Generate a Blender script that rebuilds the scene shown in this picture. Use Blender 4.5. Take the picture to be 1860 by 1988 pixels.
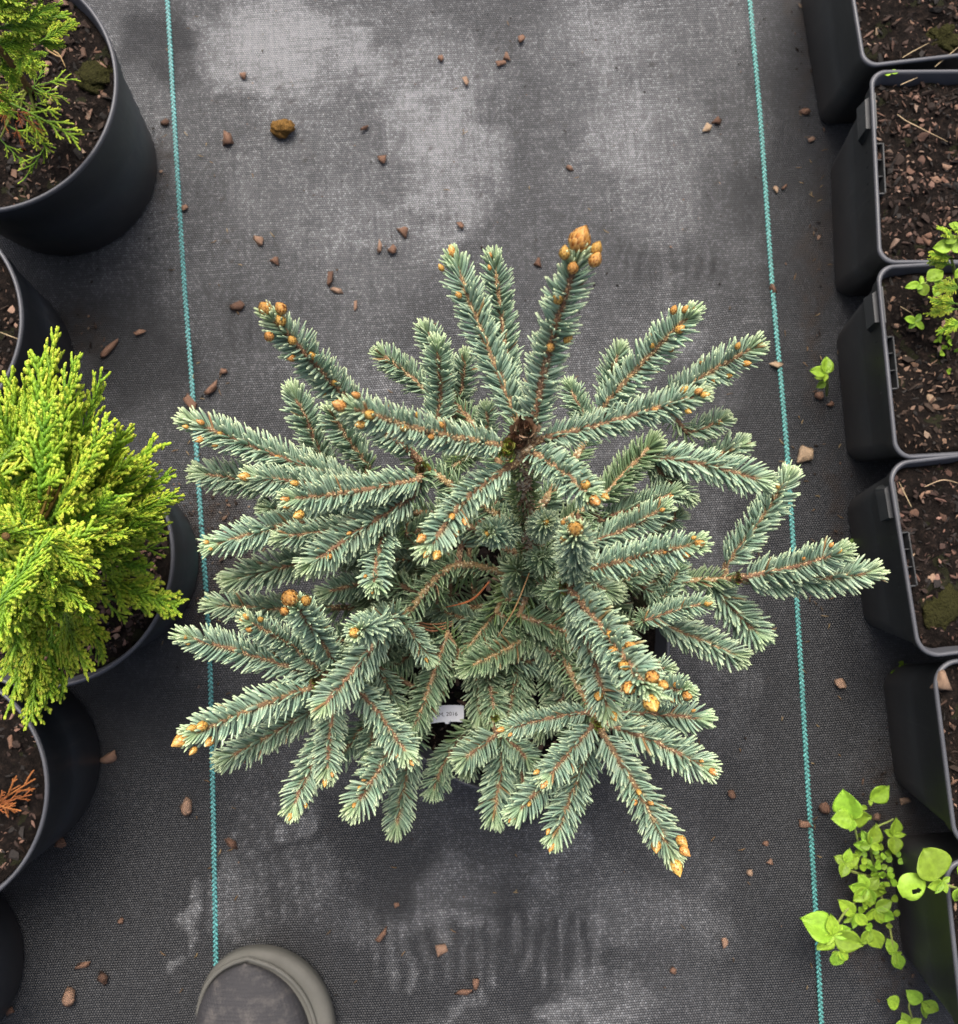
import bpy, bmesh, math, random
import numpy as np
from mathutils import Matrix, Vector, Quaternion

for o in list(bpy.data.objects): bpy.data.objects.remove(o, do_unlink=True)
sc = bpy.context.scene
COL = sc.collection
R = math.radians
rng = np.random.default_rng(11); random.seed(5)

# ------------------------------------------------------------ camera, sky, sun, exposure
H = 0.85                      # camera height above the fabric (m)
FPX = 1800.0                  # focal length measured in a frame 1860 wide, 1988 high
TH = math.atan(156 / FPX)     # tilt from straight down
cam = bpy.data.objects.new('camera', bpy.data.cameras.new('camera')); COL.objects.link(cam)
cam.location = (0, 0, H); cam.rotation_euler = (TH, 0, 0)
cam.data.sensor_fit = 'HORIZONTAL'; cam.data.sensor_width = 36; cam.data.lens = 36 * FPX / 1860
cam.data.clip_start = 0.02; cam.data.clip_end = 200
cam.data.dof.use_dof = True; cam.data.dof.focus_distance = 0.53; cam.data.dof.aperture_fstop = 14.0
sc.camera = cam

SUN_EL, SUN_AZ = 62, -4        # degrees; azimuth from +Y towards +X
world = bpy.data.worlds.new('World'); sc.world = world; world.use_nodes = True
wn = world.node_tree
sky = wn.nodes.new('ShaderNodeTexSky'); sky.sky_type = 'NISHITA'; sky.sun_disc = False
sky.sun_elevation = R(SUN_EL); sky.sun_rotation = R(SUN_AZ)
sky.air_density = 0.7; sky.dust_density = 8.0; sky.ozone_density = 0.3
bgn = wn.nodes['Background']; bgn.inputs[1].default_value = 0.10
wn.links.new(sky.outputs[0], bgn.inputs[0])
sun = bpy.data.objects.new('sun', bpy.data.lights.new('sun', 'SUN')); COL.objects.link(sun)
sun.data.energy = 1.75; sun.data.angle = R(36); sun.data.color = (1, 0.975, 0.94)
sd = Vector((math.sin(R(SUN_AZ)) * math.cos(R(SUN_EL)), math.cos(R(SUN_AZ)) * math.cos(R(SUN_EL)), math.sin(R(SUN_EL))))
sun.rotation_euler = sd.to_track_quat('Z', 'Y').to_euler(); sun.location = sd * 3
sc.view_settings.view_transform = 'Standard'; sc.view_settings.look = 'None'
sc.view_settings.exposure = 1.2; sc.view_settings.gamma = 1
sc.render.engine = 'CYCLES'

# ------------------------------------------------------------ helpers
CT, ST = math.cos(TH), math.sin(TH)
def at(px, py, z=0.0):
    """world point at height z that stands on the sight line of frame position (px, py)"""
    x, y, w = (px - 930) / FPX, -(py - 994) / FPX, -1.0
    yy, zz = y * CT - w * ST, y * ST + w * CT
    k = (z - H) / zz
    return np.array([x * k, yy * k, z])
def proj(p):
    p = np.asarray(p, float); q = p - np.array([0, 0, H])
    y = q[..., 1] * CT + q[..., 2] * ST; w = -q[..., 1] * ST + q[..., 2] * CT
    return np.stack([930 + FPX * q[..., 0] / -w, 994 - FPX * y / -w], -1)
def unit(v):
    v = np.asarray(v, float); return v / (np.linalg.norm(v, axis=-1, keepdims=True) + 1e-12)

WORLD = {}
def prop(o, label=None, cat=None, group=None, kind=None):
    if label: o['label'] = label
    if cat: o['category'] = cat
    if group: o['group'] = group
    if kind: o['kind'] = kind
    return o
def thing(name, loc, label, cat, group=None):
    o = bpy.data.objects.new(name, None); COL.objects.link(o); o.empty_display_size = 0.02
    o.location = loc; WORLD[o.name] = Matrix.Translation(Vector(loc))
    return prop(o, label, cat, group)
def put(name, me, parent=None, mw=None):
    o = bpy.data.objects.new(name, me); COL.objects.link(o)
    mw = mw if mw is not None else Matrix.Identity(4)
    WORLD[o.name] = mw
    if parent is not None:
        o.parent = parent; o.matrix_basis = WORLD[parent.name].inverted() @ mw
    else: o.matrix_basis = mw
    return o
def mesh(name, V, F, mat, col=None, smooth=True):
    """V (n,3); F list of arrays of tris/quads (m,3)/(m,4) or one array"""
    me = bpy.data.meshes.new(name)
    V = np.asarray(V, np.float32)
    Fs = F if isinstance(F, list) else [F]
    Fs = [np.asarray(f, np.int32) for f in Fs if len(f)]
    me.vertices.add(len(V)); me.vertices.foreach_set('co', V.ravel())
    loops = np.concatenate([f.ravel() for f in Fs])
    tot = np.concatenate([np.full(len(f), f.shape[1], np.int32) for f in Fs])
    start = np.concatenate([[0], np.cumsum(tot)[:-1]]).astype(np.int32)
    me.loops.add(len(loops)); me.loops.foreach_set('vertex_index', loops)
    me.polygons.add(len(tot)); me.polygons.foreach_set('loop_start', start)
    try: me.polygons.foreach_set('loop_total', tot)
    except Exception: pass
    me.polygons.foreach_set('use_smooth', np.full(len(tot), smooth))
    if col is not None:
        a = me.color_attributes.new('Col', 'FLOAT_COLOR', 'POINT')
        c = np.ones((len(V), 4), np.float32); c[:, :3] = col
        a.data.foreach_set('color', c.ravel())
    me.update(calc_edges=True)
    for m in (mat if isinstance(mat, (list, tuple)) else [mat]): me.materials.append(m)
    return me
class Acc:
    def __init__(s): s.V, s.F3, s.F4, s.C, s.n = [], [], [], [], 0
    def add(s, V, F3=None, F4=None, C=None):
        V = np.asarray(V, float)
        s.V.append(V)
        if F3 is not None and len(F3): s.F3.append(np.asarray(F3, int) + s.n)
        if F4 is not None and len(F4): s.F4.append(np.asarray(F4, int) + s.n)
        s.C.append(np.broadcast_to(np.asarray(C if C is not None else (1, 1, 1), float), (len(V), 3)))
        s.n += len(V)
    def mesh(s, name, mat, smooth=True):
        F = []
        if s.F3: F.append(np.concatenate(s.F3))
        if s.F4: F.append(np.concatenate(s.F4))
        return mesh(name, np.concatenate(s.V), F, mat, np.concatenate(s.C), smooth)
def spline(P, n):
    """Catmull-Rom through control points"""
    P = np.asarray(P, float)
    if len(P) == 2: return P[0] + (P[1] - P[0]) * np.linspace(0, 1, n)[:, None]
    Q = np.concatenate([[2 * P[0] - P[1]], P, [2 * P[-1] - P[-2]]])
    out = []
    for t in np.linspace(0, len(P) - 1 - 1e-9, n):
        i = int(t); f = t - i; a, b, c, d = Q[i:i + 4]
        out.append(0.5 * (2 * b + (c - a) * f + (2 * a - 5 * b + 4 * c - d) * f * f + (3 * b - a - 3 * c + d) * f ** 3))
    return np.array(out)
def frames(P):
    T = unit(np.gradient(P, axis=0))
    up = np.array([0, 0, 1.0])
    S = np.cross(T, up); bad = np.linalg.norm(S, axis=1) < 0.25
    if bad.any(): S[bad] = np.cross(T[bad], np.array([0, 1.0, 0.0]))
    S = unit(S)
    for i in range(1, len(S)):
        if np.dot(S[i], S[i - 1]) < 0: S[i] = -S[i]
    return T, S, unit(np.cross(S, T))
def tube(P, rad, k=7, cap=True):
    P = np.asarray(P, float); n = len(P); T, S, N = frames(P)
    rad = np.broadcast_to(np.asarray(rad, float), (n,))
    a = np.arange(k) * 2 * math.pi / k
    V = (P[:, None] + rad[:, None, None] * (np.cos(a)[None, :, None] * S[:, None] + np.sin(a)[None, :, None] * N[:, None])).reshape(-1, 3)
    i = np.arange(n - 1)[:, None] * k; j = np.arange(k)[None]; j2 = (j + 1) % k
    F4 = np.stack([i + j, i + j2, i + k + j2, i + k + j], -1).reshape(-1, 4)
    F3 = np.zeros((0, 3), int)
    if cap:
        V = np.concatenate([V, P[:1], P[-1:]]); b, t = n * k, n * k + 1; e = (n - 1) * k
        F3 = np.concatenate([np.stack([np.full(k, b), (np.arange(k) + 1) % k, np.arange(k)], -1),
                             np.stack([np.full(k, t), e + np.arange(k), e + (np.arange(k) + 1) % k], -1)])
    return V, F3, F4
_perm = np.random.default_rng(3).random((512, 512))
def vnoise(x, y):
    xi, yi = np.floor(x).astype(int), np.floor(y).astype(int); fx, fy = x - xi, y - yi
    fx, fy = fx * fx * (3 - 2 * fx), fy * fy * (3 - 2 * fy)
    g = lambda a, b: _perm[a % 512, b % 512]
    return (g(xi, yi) * (1 - fx) + g(xi + 1, yi) * fx) * (1 - fy) + (g(xi, yi + 1) * (1 - fx) + g(xi + 1, yi + 1) * fx) * fy
def fbm(x, y, o=4):
    s, a, t = 0, 0.5, 0
    for k in range(o): s = s + a * vnoise(x * 2 ** k + 17 * k, y * 2 ** k + 31 * k); t += a; a *= 0.5
    return s / t

# ------------------------------------------------------------ materials
def new_mat(name):
    m = bpy.data.materials.new(name); m.use_nodes = True
    return m, m.node_tree, m.node_tree.nodes['Principled BSDF']
def N(nt, t, **k):
    n = nt.nodes.new(t)
    for a, b in k.items(): setattr(n, a, b)
    return n
def mix(nt, a, b, fac, mode='MIX'):
    m = N(nt, 'ShaderNodeMix', data_type='RGBA', blend_type=mode)
    for s, v in ((m.inputs[0], fac), (m.inputs[6], a), (m.inputs[7], b)):
        if hasattr(v, 'links') or hasattr(v, 'is_output'): nt.links.new(v, s)
        else: s.default_value = v if not isinstance(v, tuple) else (*v[:3], 1)
    return m.outputs[2]
def mth(nt, op, a, b=None, c=None):
    m = N(nt, 'ShaderNodeMath', operation=op)
    for i, v in enumerate((a, b, c)):
        if v is None: continue
        if hasattr(v, 'is_output'): nt.links.new(v, m.inputs[i])
        else: m.inputs[i].default_value = v
    return m.outputs[0]
def ramp(nt, fac, stops):
    r = N(nt, 'ShaderNodeValToRGB'); nt.links.new(fac, r.inputs[0]); e = r.color_ramp.elements
    while len(e) < len(stops): e.new(0.5)
    for i, (p, c) in enumerate(stops): e[i].position = p; e[i].color = (*c, 1)
    return r.outputs[0]
def noise(nt, vec, scale, detail=4, rough=0.55, dim='3D'):
    n = N(nt, 'ShaderNodeTexNoise'); n.inputs['Scale'].default_value = scale
    n.inputs['Detail'].default_value = detail; n.inputs['Roughness'].default_value = rough
    if vec is not None: nt.links.new(vec, n.inputs['Vector'])
    return n.outputs[0]
def bump(nt, bs, h, strength, dist):
    b = N(nt, 'ShaderNodeBump'); b.inputs['Strength'].default_value = strength; b.inputs['Distance'].default_value = dist
    nt.links.new(h, b.inputs['Height']); nt.links.new(b.outputs[0], bs.inputs['Normal'])
def coords(nt): return N(nt, 'ShaderNodeTexCoord').outputs['Object']
def pos(nt): return N(nt, 'ShaderNodeNewGeometry').outputs['Position']
def colmat(name, rough=0.6, spec=0.4, sub=0.0, jitter=0.12, nscale=900, bstr=0.0, vary=.2):
    """colour from the mesh, broken up by fine noise and by object"""
    m, nt, bs = new_mat(name)
    a = N(nt, 'ShaderNodeVertexColor', layer_name='Col').outputs[0]
    n = noise(nt, pos(nt), nscale, 3)
    v = mth(nt, 'MULTIPLY_ADD', n, jitter * 4, 1 - jitter * 2)
    ob = N(nt, 'ShaderNodeObjectInfo').outputs['Random']
    v = mth(nt, 'MULTIPLY', v, mth(nt, 'MULTIPLY_ADD', ob, vary, 1 - vary / 2))
    hs = N(nt, 'ShaderNodeHueSaturation'); nt.links.new(a, hs.inputs['Color']); nt.links.new(v, hs.inputs['Value'])
    nt.links.new(mth(nt, 'MULTIPLY_ADD', mth(nt, 'FRACT', mth(nt, 'MULTIPLY', ob, 7.3)), .022, .489), hs.inputs['Hue'])
    nt.links.new(hs.outputs[0], bs.inputs['Base Color'])
    bs.inputs['Roughness'].default_value = rough; bs.inputs['Specular IOR Level'].default_value = spec
    if sub:
        tr = N(nt, 'ShaderNodeBsdfTranslucent'); nt.links.new(hs.outputs[0], tr.inputs[0])
        ms = N(nt, 'ShaderNodeMixShader'); ms.inputs[0].default_value = sub
        nt.links.new(bs.outputs[0], ms.inputs[1]); nt.links.new(tr.outputs[0], ms.inputs[2])
        nt.links.new(ms.outputs[0], nt.nodes['Material Output'].inputs[0])
    if bstr: bump(nt, bs, n, bstr, 0.0006)
    return m
M = {}
M['needle'] = colmat('spruce_needle', 0.45, 0.42, 0.09, 0.08)
M['twig'] = colmat('spruce_twig', 0.75, 0.2, 0, 0.2, 1600, 0.7)
M['bud'] = colmat('resin_bud', 0.36, 0.55, 0.0, 0.16, 1300, 0.25)
M['scale_leaf'] = colmat('thuja_scale_leaf', 0.5, 0.35, 0.28, 0.1)
M['leaf'] = colmat('weed_leaf', 0.5, 0.35, 0.3, 0.16, 420, 0.35, .55)
M['chips'] = colmat('bark_litter', 0.8, 0.25, 0, 0.2, 900, 0.8)
M['straw'] = colmat('dry_straw', 0.7, 0.3, 0, 0.15)

def mat_bark():
    m, nt, bs = new_mat('bark_chip')
    ob = N(nt, 'ShaderNodeObjectInfo').outputs['Random']
    c = ramp(nt, ob, [(0, (.07, .038, .025)), (.3, (.145, .078, .05)), (.6, (.22, .125, .082)), (.85, (.29, .185, .125)), (1, (.36, .26, .165))])
    n = noise(nt, coords(nt), 260, 5, 0.65)
    c = mix(nt, c, (.05, .03, .02), mth(nt, 'SMOOTH_MIN', mth(nt, 'MULTIPLY', mth(nt, 'GREATER_THAN', n, .56), .6), .6, .1))
    nt.links.new(c, bs.inputs['Base Color']); bs.inputs['Roughness'].default_value = 0.75
    bs.inputs['Specular IOR Level'].default_value = 0.3
    bump(nt, bs, n, 0.7, 0.0012); return m
M['bark'] = mat_bark()
def mat_plain(name, c, rough=.7, spec=.3, c2=None, scale=300, b=0.5, bd=.0006):
    m, nt, bs = new_mat(name)
    n = noise(nt, pos(nt), scale, 5, .6)
    cc = mix(nt, c, c2 or tuple(x * .6 for x in c), n)
    nt.links.new(cc, bs.inputs['Base Color']); bs.inputs['Roughness'].default_value = rough
    bs.inputs['Specular IOR Level'].default_value = spec
    bump(nt, bs, n, b, bd); return m
M['ochre'] = mat_plain('ochre_pellet', (.33, .19, .06), .95, .05, (.12, .06, .018), 1300, 1, .003)
M['moss'] = mat_plain('moss', (.045, .046, .014), .95, .05, (.012, .010, .006), 500, 1, .004)
def mat_soil():
    m, nt, bs = new_mat('potting_soil')
    p = pos(nt)
    n1 = noise(nt, p, 160, 6, .7); n2 = noise(nt, p, 45, 3)
    c = ramp(nt, n1, [(.3, (.003, .0024, .0021)), (.52, (.0085, .0065, .0055)), (.66, (.02, .014, .011)), (.78, (.07, .046, .034))])
    c = mix(nt, c, (.018, .02, .009), mth(nt, 'MULTIPLY', mth(nt, 'GREATER_THAN', n2, .62), .6))
    nt.links.new(c, bs.inputs['Base Color']); bs.inputs['Roughness'].default_value = .95
    bs.inputs['Specular IOR Level'].default_value = .08
    bump(nt, bs, n1, 1, .004); return m
M['soil'] = mat_soil()
def mat_pot(name, base, rough):
    m, nt, bs = new_mat(name)
    p = pos(nt)
    n = noise(nt, p, 28, 5, .6); f = noise(nt, p, 700, 3); st = noise(nt, p, 9, 4)
    c = mix(nt, base, tuple(x * 1.9 + .008 for x in base), n)
    sm = N(nt, 'ShaderNodeMapping'); sm.inputs['Scale'].default_value = (130, 130, 9); nt.links.new(p, sm.inputs[0])
    sc1 = noise(nt, sm.outputs[0], 1, 4, .7); big = noise(nt, p, 14, 3)
    scuff = mth(nt, 'MULTIPLY', mth(nt, 'MINIMUM', mth(nt, 'MAXIMUM', mth(nt, 'MULTIPLY', mth(nt, 'SUBTRACT', sc1, .54), 6), 0), 1), mth(nt, 'MINIMUM', mth(nt, 'MAXIMUM', mth(nt, 'MULTIPLY', mth(nt, 'SUBTRACT', big, .42), 5), 0), 1))
    c = mix(nt, c, (.085, .083, .08), mth(nt, 'MULTIPLY', scuff, .65))
    # dusty splashes of soil low on the wall and stray flecks
    z = N(nt, 'ShaderNodeSeparateXYZ'); nt.links.new(p, z.inputs[0])
    low = mth(nt, 'MULTIPLY', mth(nt, 'SUBTRACT', 1, mth(nt, 'MULTIPLY', z.outputs[2], 16)), mth(nt, 'MULTIPLY', n, 1.2))
    low = mth(nt, 'MINIMUM', mth(nt, 'MAXIMUM', low, 0), .75)
    c = mix(nt, c, (.045, .036, .03), low)
    fl = mth(nt, 'GREATER_THAN', f, .67)
    c = mix(nt, c, (.1, .085, .07), mth(nt, 'MULTIPLY', fl, .35))
    nt.links.new(c, bs.inputs['Base Color'])
    nt.links.new(mth(nt, 'MULTIPLY_ADD', st, .3, rough - .12), bs.inputs['Roughness'])
    bs.inputs['Specular IOR Level'].default_value = .42
    bump(nt, bs, f, .12, .0004); return m
M['pot_round'] = mat_pot('black_pot_plastic', (.0145, .0185, .0245), .42)
M['rim'] = mat_pot('worn_pot_rim', (.042, .044, .05), .4)
M['pot_square'] = mat_pot('charcoal_pot_plastic', (.019, .021, .022), .48)
def mat_fabric():
    m, nt, bs = new_mat('woven_ground_fabric')
    p = pos(nt)
    d = N(nt, 'ShaderNodeVertexColor', layer_name='Col')
    sep = N(nt, 'ShaderNodeSeparateColor'); nt.links.new(d.outputs[0], sep.inputs[0])
    dust, wet = sep.outputs[0], sep.outputs[1]  # dust channel also carries the painted light falloff
    mp = N(nt, 'ShaderNodeMapping'); mp.inputs['Rotation'].default_value = (0, 0, R(-3.4)); nt.links.new(p, mp.inputs[0])
    wob = N(nt, 'ShaderNodeTexNoise'); wob.inputs['Scale'].default_value = 14; nt.links.new(p, wob.inputs['Vector'])
    va = N(nt, 'ShaderNodeVectorMath', operation='MULTIPLY_ADD'); nt.links.new(wob.outputs['Color'], va.inputs[0])
    va.inputs[1].default_value = (.006, .006, 0); nt.links.new(mp.outputs[0], va.inputs[2])
    s = N(nt, 'ShaderNodeSeparateXYZ'); nt.links.new(va.outputs[0], s.inputs[0])
    px, py = .0023, .0021
    u = mth(nt, 'DIVIDE', s.outputs[0], px); v = mth(nt, 'DIVIDE', s.outputs[1], py)
    # half-drop weave: every other weft row is shifted by half a thread
    row = mth(nt, 'FLOOR', v); u2 = mth(nt, 'MULTIPLY_ADD', row, .5, u)
    fu = mth(nt, 'ABSOLUTE', mth(nt, 'SUBTRACT', mth(nt, 'FRACT', u2), .5))
    fv = mth(nt, 'ABSOLUTE', mth(nt, 'SUBTRACT', mth(nt, 'FRACT', v), .5))
    h = mth(nt, 'SUBTRACT', 1, mth(nt, 'MULTIPLY', mth(nt, 'ADD', mth(nt, 'MULTIPLY', fu, fu), mth(nt, 'MULTIPLY', fv, fv)), 3.2))
    cell = N(nt, 'ShaderNodeTexWhiteNoise', noise_dimensions='2D')
    cv = N(nt, 'ShaderNodeCombineXYZ'); nt.links.new(mth(nt, 'FLOOR', u2), cv.inputs[0]); nt.links.new(row, cv.inputs[1])
    nt.links.new(cv.outputs[0], cell.inputs[0])
    n1 = noise(nt, p, 60, 6, .65); n2 = noise(nt, p, 420, 3)
    # streaks that follow single warp and weft threads
    st = N(nt, 'ShaderNodeMapping'); st.inputs['Scale'].default_value = (18, 420, 1); nt.links.new(mp.outputs[0], st.inputs[0])
    s1 = noise(nt, st.outputs[0], 1, 2)
    st2 = N(nt, 'ShaderNodeMapping'); st2.inputs['Scale'].default_value = (420, 16, 1); nt.links.new(mp.outputs[0], st2.inputs[0])
    s2 = noise(nt, st2.outputs[0], 1, 2)
    strk = mth(nt, 'MULTIPLY', s1, s2)
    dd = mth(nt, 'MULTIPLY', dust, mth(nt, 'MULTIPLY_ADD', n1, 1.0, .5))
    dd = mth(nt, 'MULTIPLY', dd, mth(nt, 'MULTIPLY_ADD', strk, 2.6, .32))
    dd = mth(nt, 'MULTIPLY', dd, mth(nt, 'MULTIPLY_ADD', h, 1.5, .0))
    c3 = mth(nt, 'POWER', cell.outputs[0], 4)  # random bright cells: wet glints painted into dust and thread colour
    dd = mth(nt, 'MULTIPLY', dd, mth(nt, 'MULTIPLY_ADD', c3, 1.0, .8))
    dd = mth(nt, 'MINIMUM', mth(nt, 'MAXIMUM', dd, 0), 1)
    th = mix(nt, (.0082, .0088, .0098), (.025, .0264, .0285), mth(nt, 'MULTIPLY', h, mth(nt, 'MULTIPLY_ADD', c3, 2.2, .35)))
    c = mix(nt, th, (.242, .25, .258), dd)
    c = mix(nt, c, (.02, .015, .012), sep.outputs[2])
    nt.links.new(c, bs.inputs['Base Color'])
    ro = mth(nt, 'MULTIPLY_ADD', dust, .2, .42)
    nt.links.new(ro, bs.inputs['Roughness']); bs.inputs['Specular IOR Level'].default_value = .55
    bump(nt, bs, mth(nt, 'ADD', h, mth(nt, 'MULTIPLY', cell.outputs[0], .6)), .9, .0008)
    return m
M['fabric'] = mat_fabric()
M['thread'] = colmat('turquoise_thread', .5, .4, 0, .18, 700, .3)
def mat_shoe():
    m, nt, bs = new_mat('shoe_mesh_fabric')
    p = pos(nt); s = N(nt, 'ShaderNodeSeparateXYZ'); nt.links.new(p, s.inputs[0])
    v = mth(nt, 'DIVIDE', s.outputs[1], .0028); row = mth(nt, 'FLOOR', v)
    u = mth(nt, 'MULTIPLY_ADD', row, .5, mth(nt, 'DIVIDE', s.outputs[0], .0026))
    fu = mth(nt, 'SUBTRACT', mth(nt, 'FRACT', u), .5); fv = mth(nt, 'SUBTRACT', mth(nt, 'FRACT', v), .5)
    d = mth(nt, 'ADD', mth(nt, 'MULTIPLY', fu, fu), mth(nt, 'MULTIPLY', fv, fv))
    hole = mth(nt, 'LESS_THAN', d, .06)
    n = noise(nt, p, 30, 5)
    c = mix(nt, (.014, .0138, .016), (.03, .0292, .032), n)
    c = mix(nt, c, (.02, .02, .024), mth(nt, 'MULTIPLY', hole, .45))
    dn = noise(nt, p, 75, 5, .7); c = mix(nt, c, (.11, .1, .09), mth(nt, 'MULTIPLY', mth(nt, 'MAXIMUM', mth(nt, 'SUBTRACT', dn, .5), 0), 2.2))
    nt.links.new(c, bs.inputs['Base Color']); bs.inputs['Roughness'].default_value = .8
    bump(nt, bs, mth(nt, 'MULTIPLY', d, 3), .5, .0006); return m
M['shoe'] = mat_shoe()
M['sole'] = mat_plain('pale_rubber_sole', (.11, .109, .097), .8, .2, (.065, .064, .056), 60, .1)
M['denim'] = mat_plain('dark_trouser_cloth', (.03, .034, .045), .9, .1, (.015, .017, .024), 900, .6)
M['tag'] = mat_plain('white_plastic_tag', (.86, .87, .9), .4, .4, (.8, .81, .84), 100, .05)
M['ink'] = mat_plain('grey_print', (.06, .065, .07), .6, .2)

# ------------------------------------------------------------ ground sheet
def make_ground():
    n = 420
    gx = np.linspace(-.78, .78, n); gy = np.linspace(-.72, .88, n)
    X, Y = np.meshgrid(gx, gy); Z = np.zeros_like(X)
    P = proj(np.stack([X, Y, Z], -1)); U, W = P[..., 0], P[..., 1]
    # dust lies in blotches with frayed edges; every blotch: centre, radii, amount
    wx = (fbm(U / 70 + 3, W / 70, 5) - .5) * 150; wy = (fbm(U / 70 + 40, W / 70 + 9, 5) - .5) * 150
    low = np.clip((W - 500) / 700, 0, 1); dust = .20 - .15 * low + (.26 - .14 * low) * np.clip((fbm(U / 230, W / 260 + 5, 5) - .38) * 2.2, 0, 1)  # base level drops down the frame: light falloff painted in as thinner dust
    for cx, cy, rx, ry, a in [(500, 60, 120, 110, .6), (600, 120, 150, 90, .4), (840, 130, 170, 80, .35), (870, 300, 95, 150, .55),
            (810, 240, 60, 60, .3), (1190, 60, 110, 70, .3), (1190, 260, 55, 150, .28), (1290, 330, 90, 200, .24), (740, 420, 120, 60, .22), (600, 330, 200, 200, .16),
            (1330, 620, 70, 70, .22), (850, 470, 60, 50, .25), (360, 1780, 26, 90, .6), (440, 1720, 55, 100, .26), (890, 1740, 75, 75, .2), (850, 1800, 70, 30, .2), (620, 1700, 40, 60, .18), (585, 1590, 30, 30, .3),
            (1140, 1720, 130, 70, .1), (1080, 1660, 70, 40, .2), (1190, 1930, 90, 60, .24), (900, 1975, 60, 26, .3), (1130, 1975, 60, 30, .3), (1300, 1780, 150, 60, .16), (560, 960, 60, 60, .12), (1400, 1180, 60, 200, .10)]:
        r = np.sqrt(((U + wx - cx) / rx) ** 2 + ((W + wy - cy) / ry) ** 2)
        dust += a * np.clip((1.2 - r + (fbm(U / 5, W / 28 + 11, 3) - .5) * .45 + (fbm(U / 30, W / 5 + 11, 3) - .5) * .45) / .62, 0, 1)
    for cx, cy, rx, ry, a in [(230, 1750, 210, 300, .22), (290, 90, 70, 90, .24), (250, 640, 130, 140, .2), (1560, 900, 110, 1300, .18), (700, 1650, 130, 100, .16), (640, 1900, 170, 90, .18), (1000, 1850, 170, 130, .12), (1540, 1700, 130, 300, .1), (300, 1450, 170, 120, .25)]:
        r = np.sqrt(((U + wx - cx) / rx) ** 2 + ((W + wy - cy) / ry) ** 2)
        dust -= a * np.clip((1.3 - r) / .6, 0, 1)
    # scraped combs where a pallet or tyre dragged the dust
    comb = lambda c, w: np.clip(np.sin(c / w * 6.283) * .5 + .5, 0, 1)
    for (x0, x1, y0, y1, per, a) in [(700, 1180, 1770, 1930, 34, .3), (470, 640, 1860, 1980, 30, .2), (1180, 1420, 455, 560, 27, -.16), (400, 640, 560, 700, 26, -.12), (1450, 1560, 1640, 1800, 25, .12)]:
        mk = np.clip(np.minimum.reduce([(U - x0), (x1 - U), (W - y0), (y1 - W)]) / 30 + (fbm(U / 25, W / 60) - .5) * 2.2, 0, 1)
        dust += a * mk * comb(U + (fbm(U / 60, W / 90 + 7) - .5) * 40, per) * fbm(U / 18, W / 60 + 3, 3) * 1.6
    # tread print beside the shoe
    ang = np.hypot(U - 330, W - 1760)
    for r0 in (190, 222, 254, 286):
        mk = np.clip(1 - np.abs(ang - r0 - (fbm(U / 40, W / 40) - .5) * 20) / 7, 0, 1) * (U > 440) * (W > 1540) * (W < 1790)
        dust += .28 * mk * np.clip(comb(W + U * .4, 26) + fbm(U / 20, W / 20) - .5, 0, 1)
    # dark drip spots
    r2 = np.random.default_rng(8); spot = np.zeros_like(X)
    for _ in range(120):
        cx, cy, rr = r2.uniform(380, 1500), r2.uniform(0, 560) if r2.random() < .8 else r2.uniform(560, 1980), r2.uniform(2.5, 6)
        i = np.hypot(U - cx, (W - cy) * r2.uniform(.7, 1.3)); spot = np.maximum(spot, np.clip((rr - i) / 2.5, 0, 1) * r2.uniform(.4, .95))
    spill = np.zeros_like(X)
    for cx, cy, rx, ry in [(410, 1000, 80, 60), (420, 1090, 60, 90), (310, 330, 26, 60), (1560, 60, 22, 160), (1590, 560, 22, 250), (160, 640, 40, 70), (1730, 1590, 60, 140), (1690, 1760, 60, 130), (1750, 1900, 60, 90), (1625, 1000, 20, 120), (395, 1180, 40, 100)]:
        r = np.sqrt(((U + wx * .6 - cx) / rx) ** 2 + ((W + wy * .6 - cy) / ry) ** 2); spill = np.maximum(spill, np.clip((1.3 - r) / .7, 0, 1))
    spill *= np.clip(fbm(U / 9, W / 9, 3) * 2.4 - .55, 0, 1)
    Z += (fbm(X * 7, Y * 9, 3) - .5) * .0030 + (fbm(X * 3 + 5, Y * 32, 2) - .5) * .0012
    edge = np.clip(np.minimum.reduce([X + .78, .78 - X, Y + .72, .88 - Y]) / .05, 0, 1); Z *= edge
    Z -= .0012
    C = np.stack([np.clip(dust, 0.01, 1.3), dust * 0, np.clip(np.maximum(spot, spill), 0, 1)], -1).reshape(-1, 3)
    V = np.stack([X, Y, Z], -1).reshape(-1, 3)
    i = (np.arange(n - 1)[:, None] * n + np.arange(n - 1)[None]).ravel()
    F = np.stack([i, i + 1, i + n + 1, i + n], -1)
    # the sheet runs on to the horizon
    c = [0, n - 1, n * n - 1, n * (n - 1)]; b = len(V); S = 60
    V2 = np.array([[-S, -S, -.0012], [S, -S, -.0012], [S, S, -.0012], [-S, S, -.0012]])
    E = [np.arange(0, n), np.arange(n - 1, n * n, n), np.arange(n * n - 1, n * (n - 1) - 1, -1), np.arange(n * (n - 1), -1, -n)]
    F3 = []; F4 = []
    for k in range(4):
        e = E[k]; h = len(e) // 2
        F3 += [[e[j + 1], e[j], b + k] for j in range(h)] + [[e[j + 1], e[j], b + (k + 1) % 4] for j in range(h, len(e) - 1)]
        F3.append([b + k, b + (k + 1) % 4, e[h]])
    V = np.concatenate([V, V2]); C = np.concatenate([C, np.tile([[.25, 0, 0]], (4, 1))])
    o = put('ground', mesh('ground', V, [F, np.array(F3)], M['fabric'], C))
    prop(o, 'black woven weed control fabric with grey dust patches', None, None, 'structure')
    return o
ground = make_ground()

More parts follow.
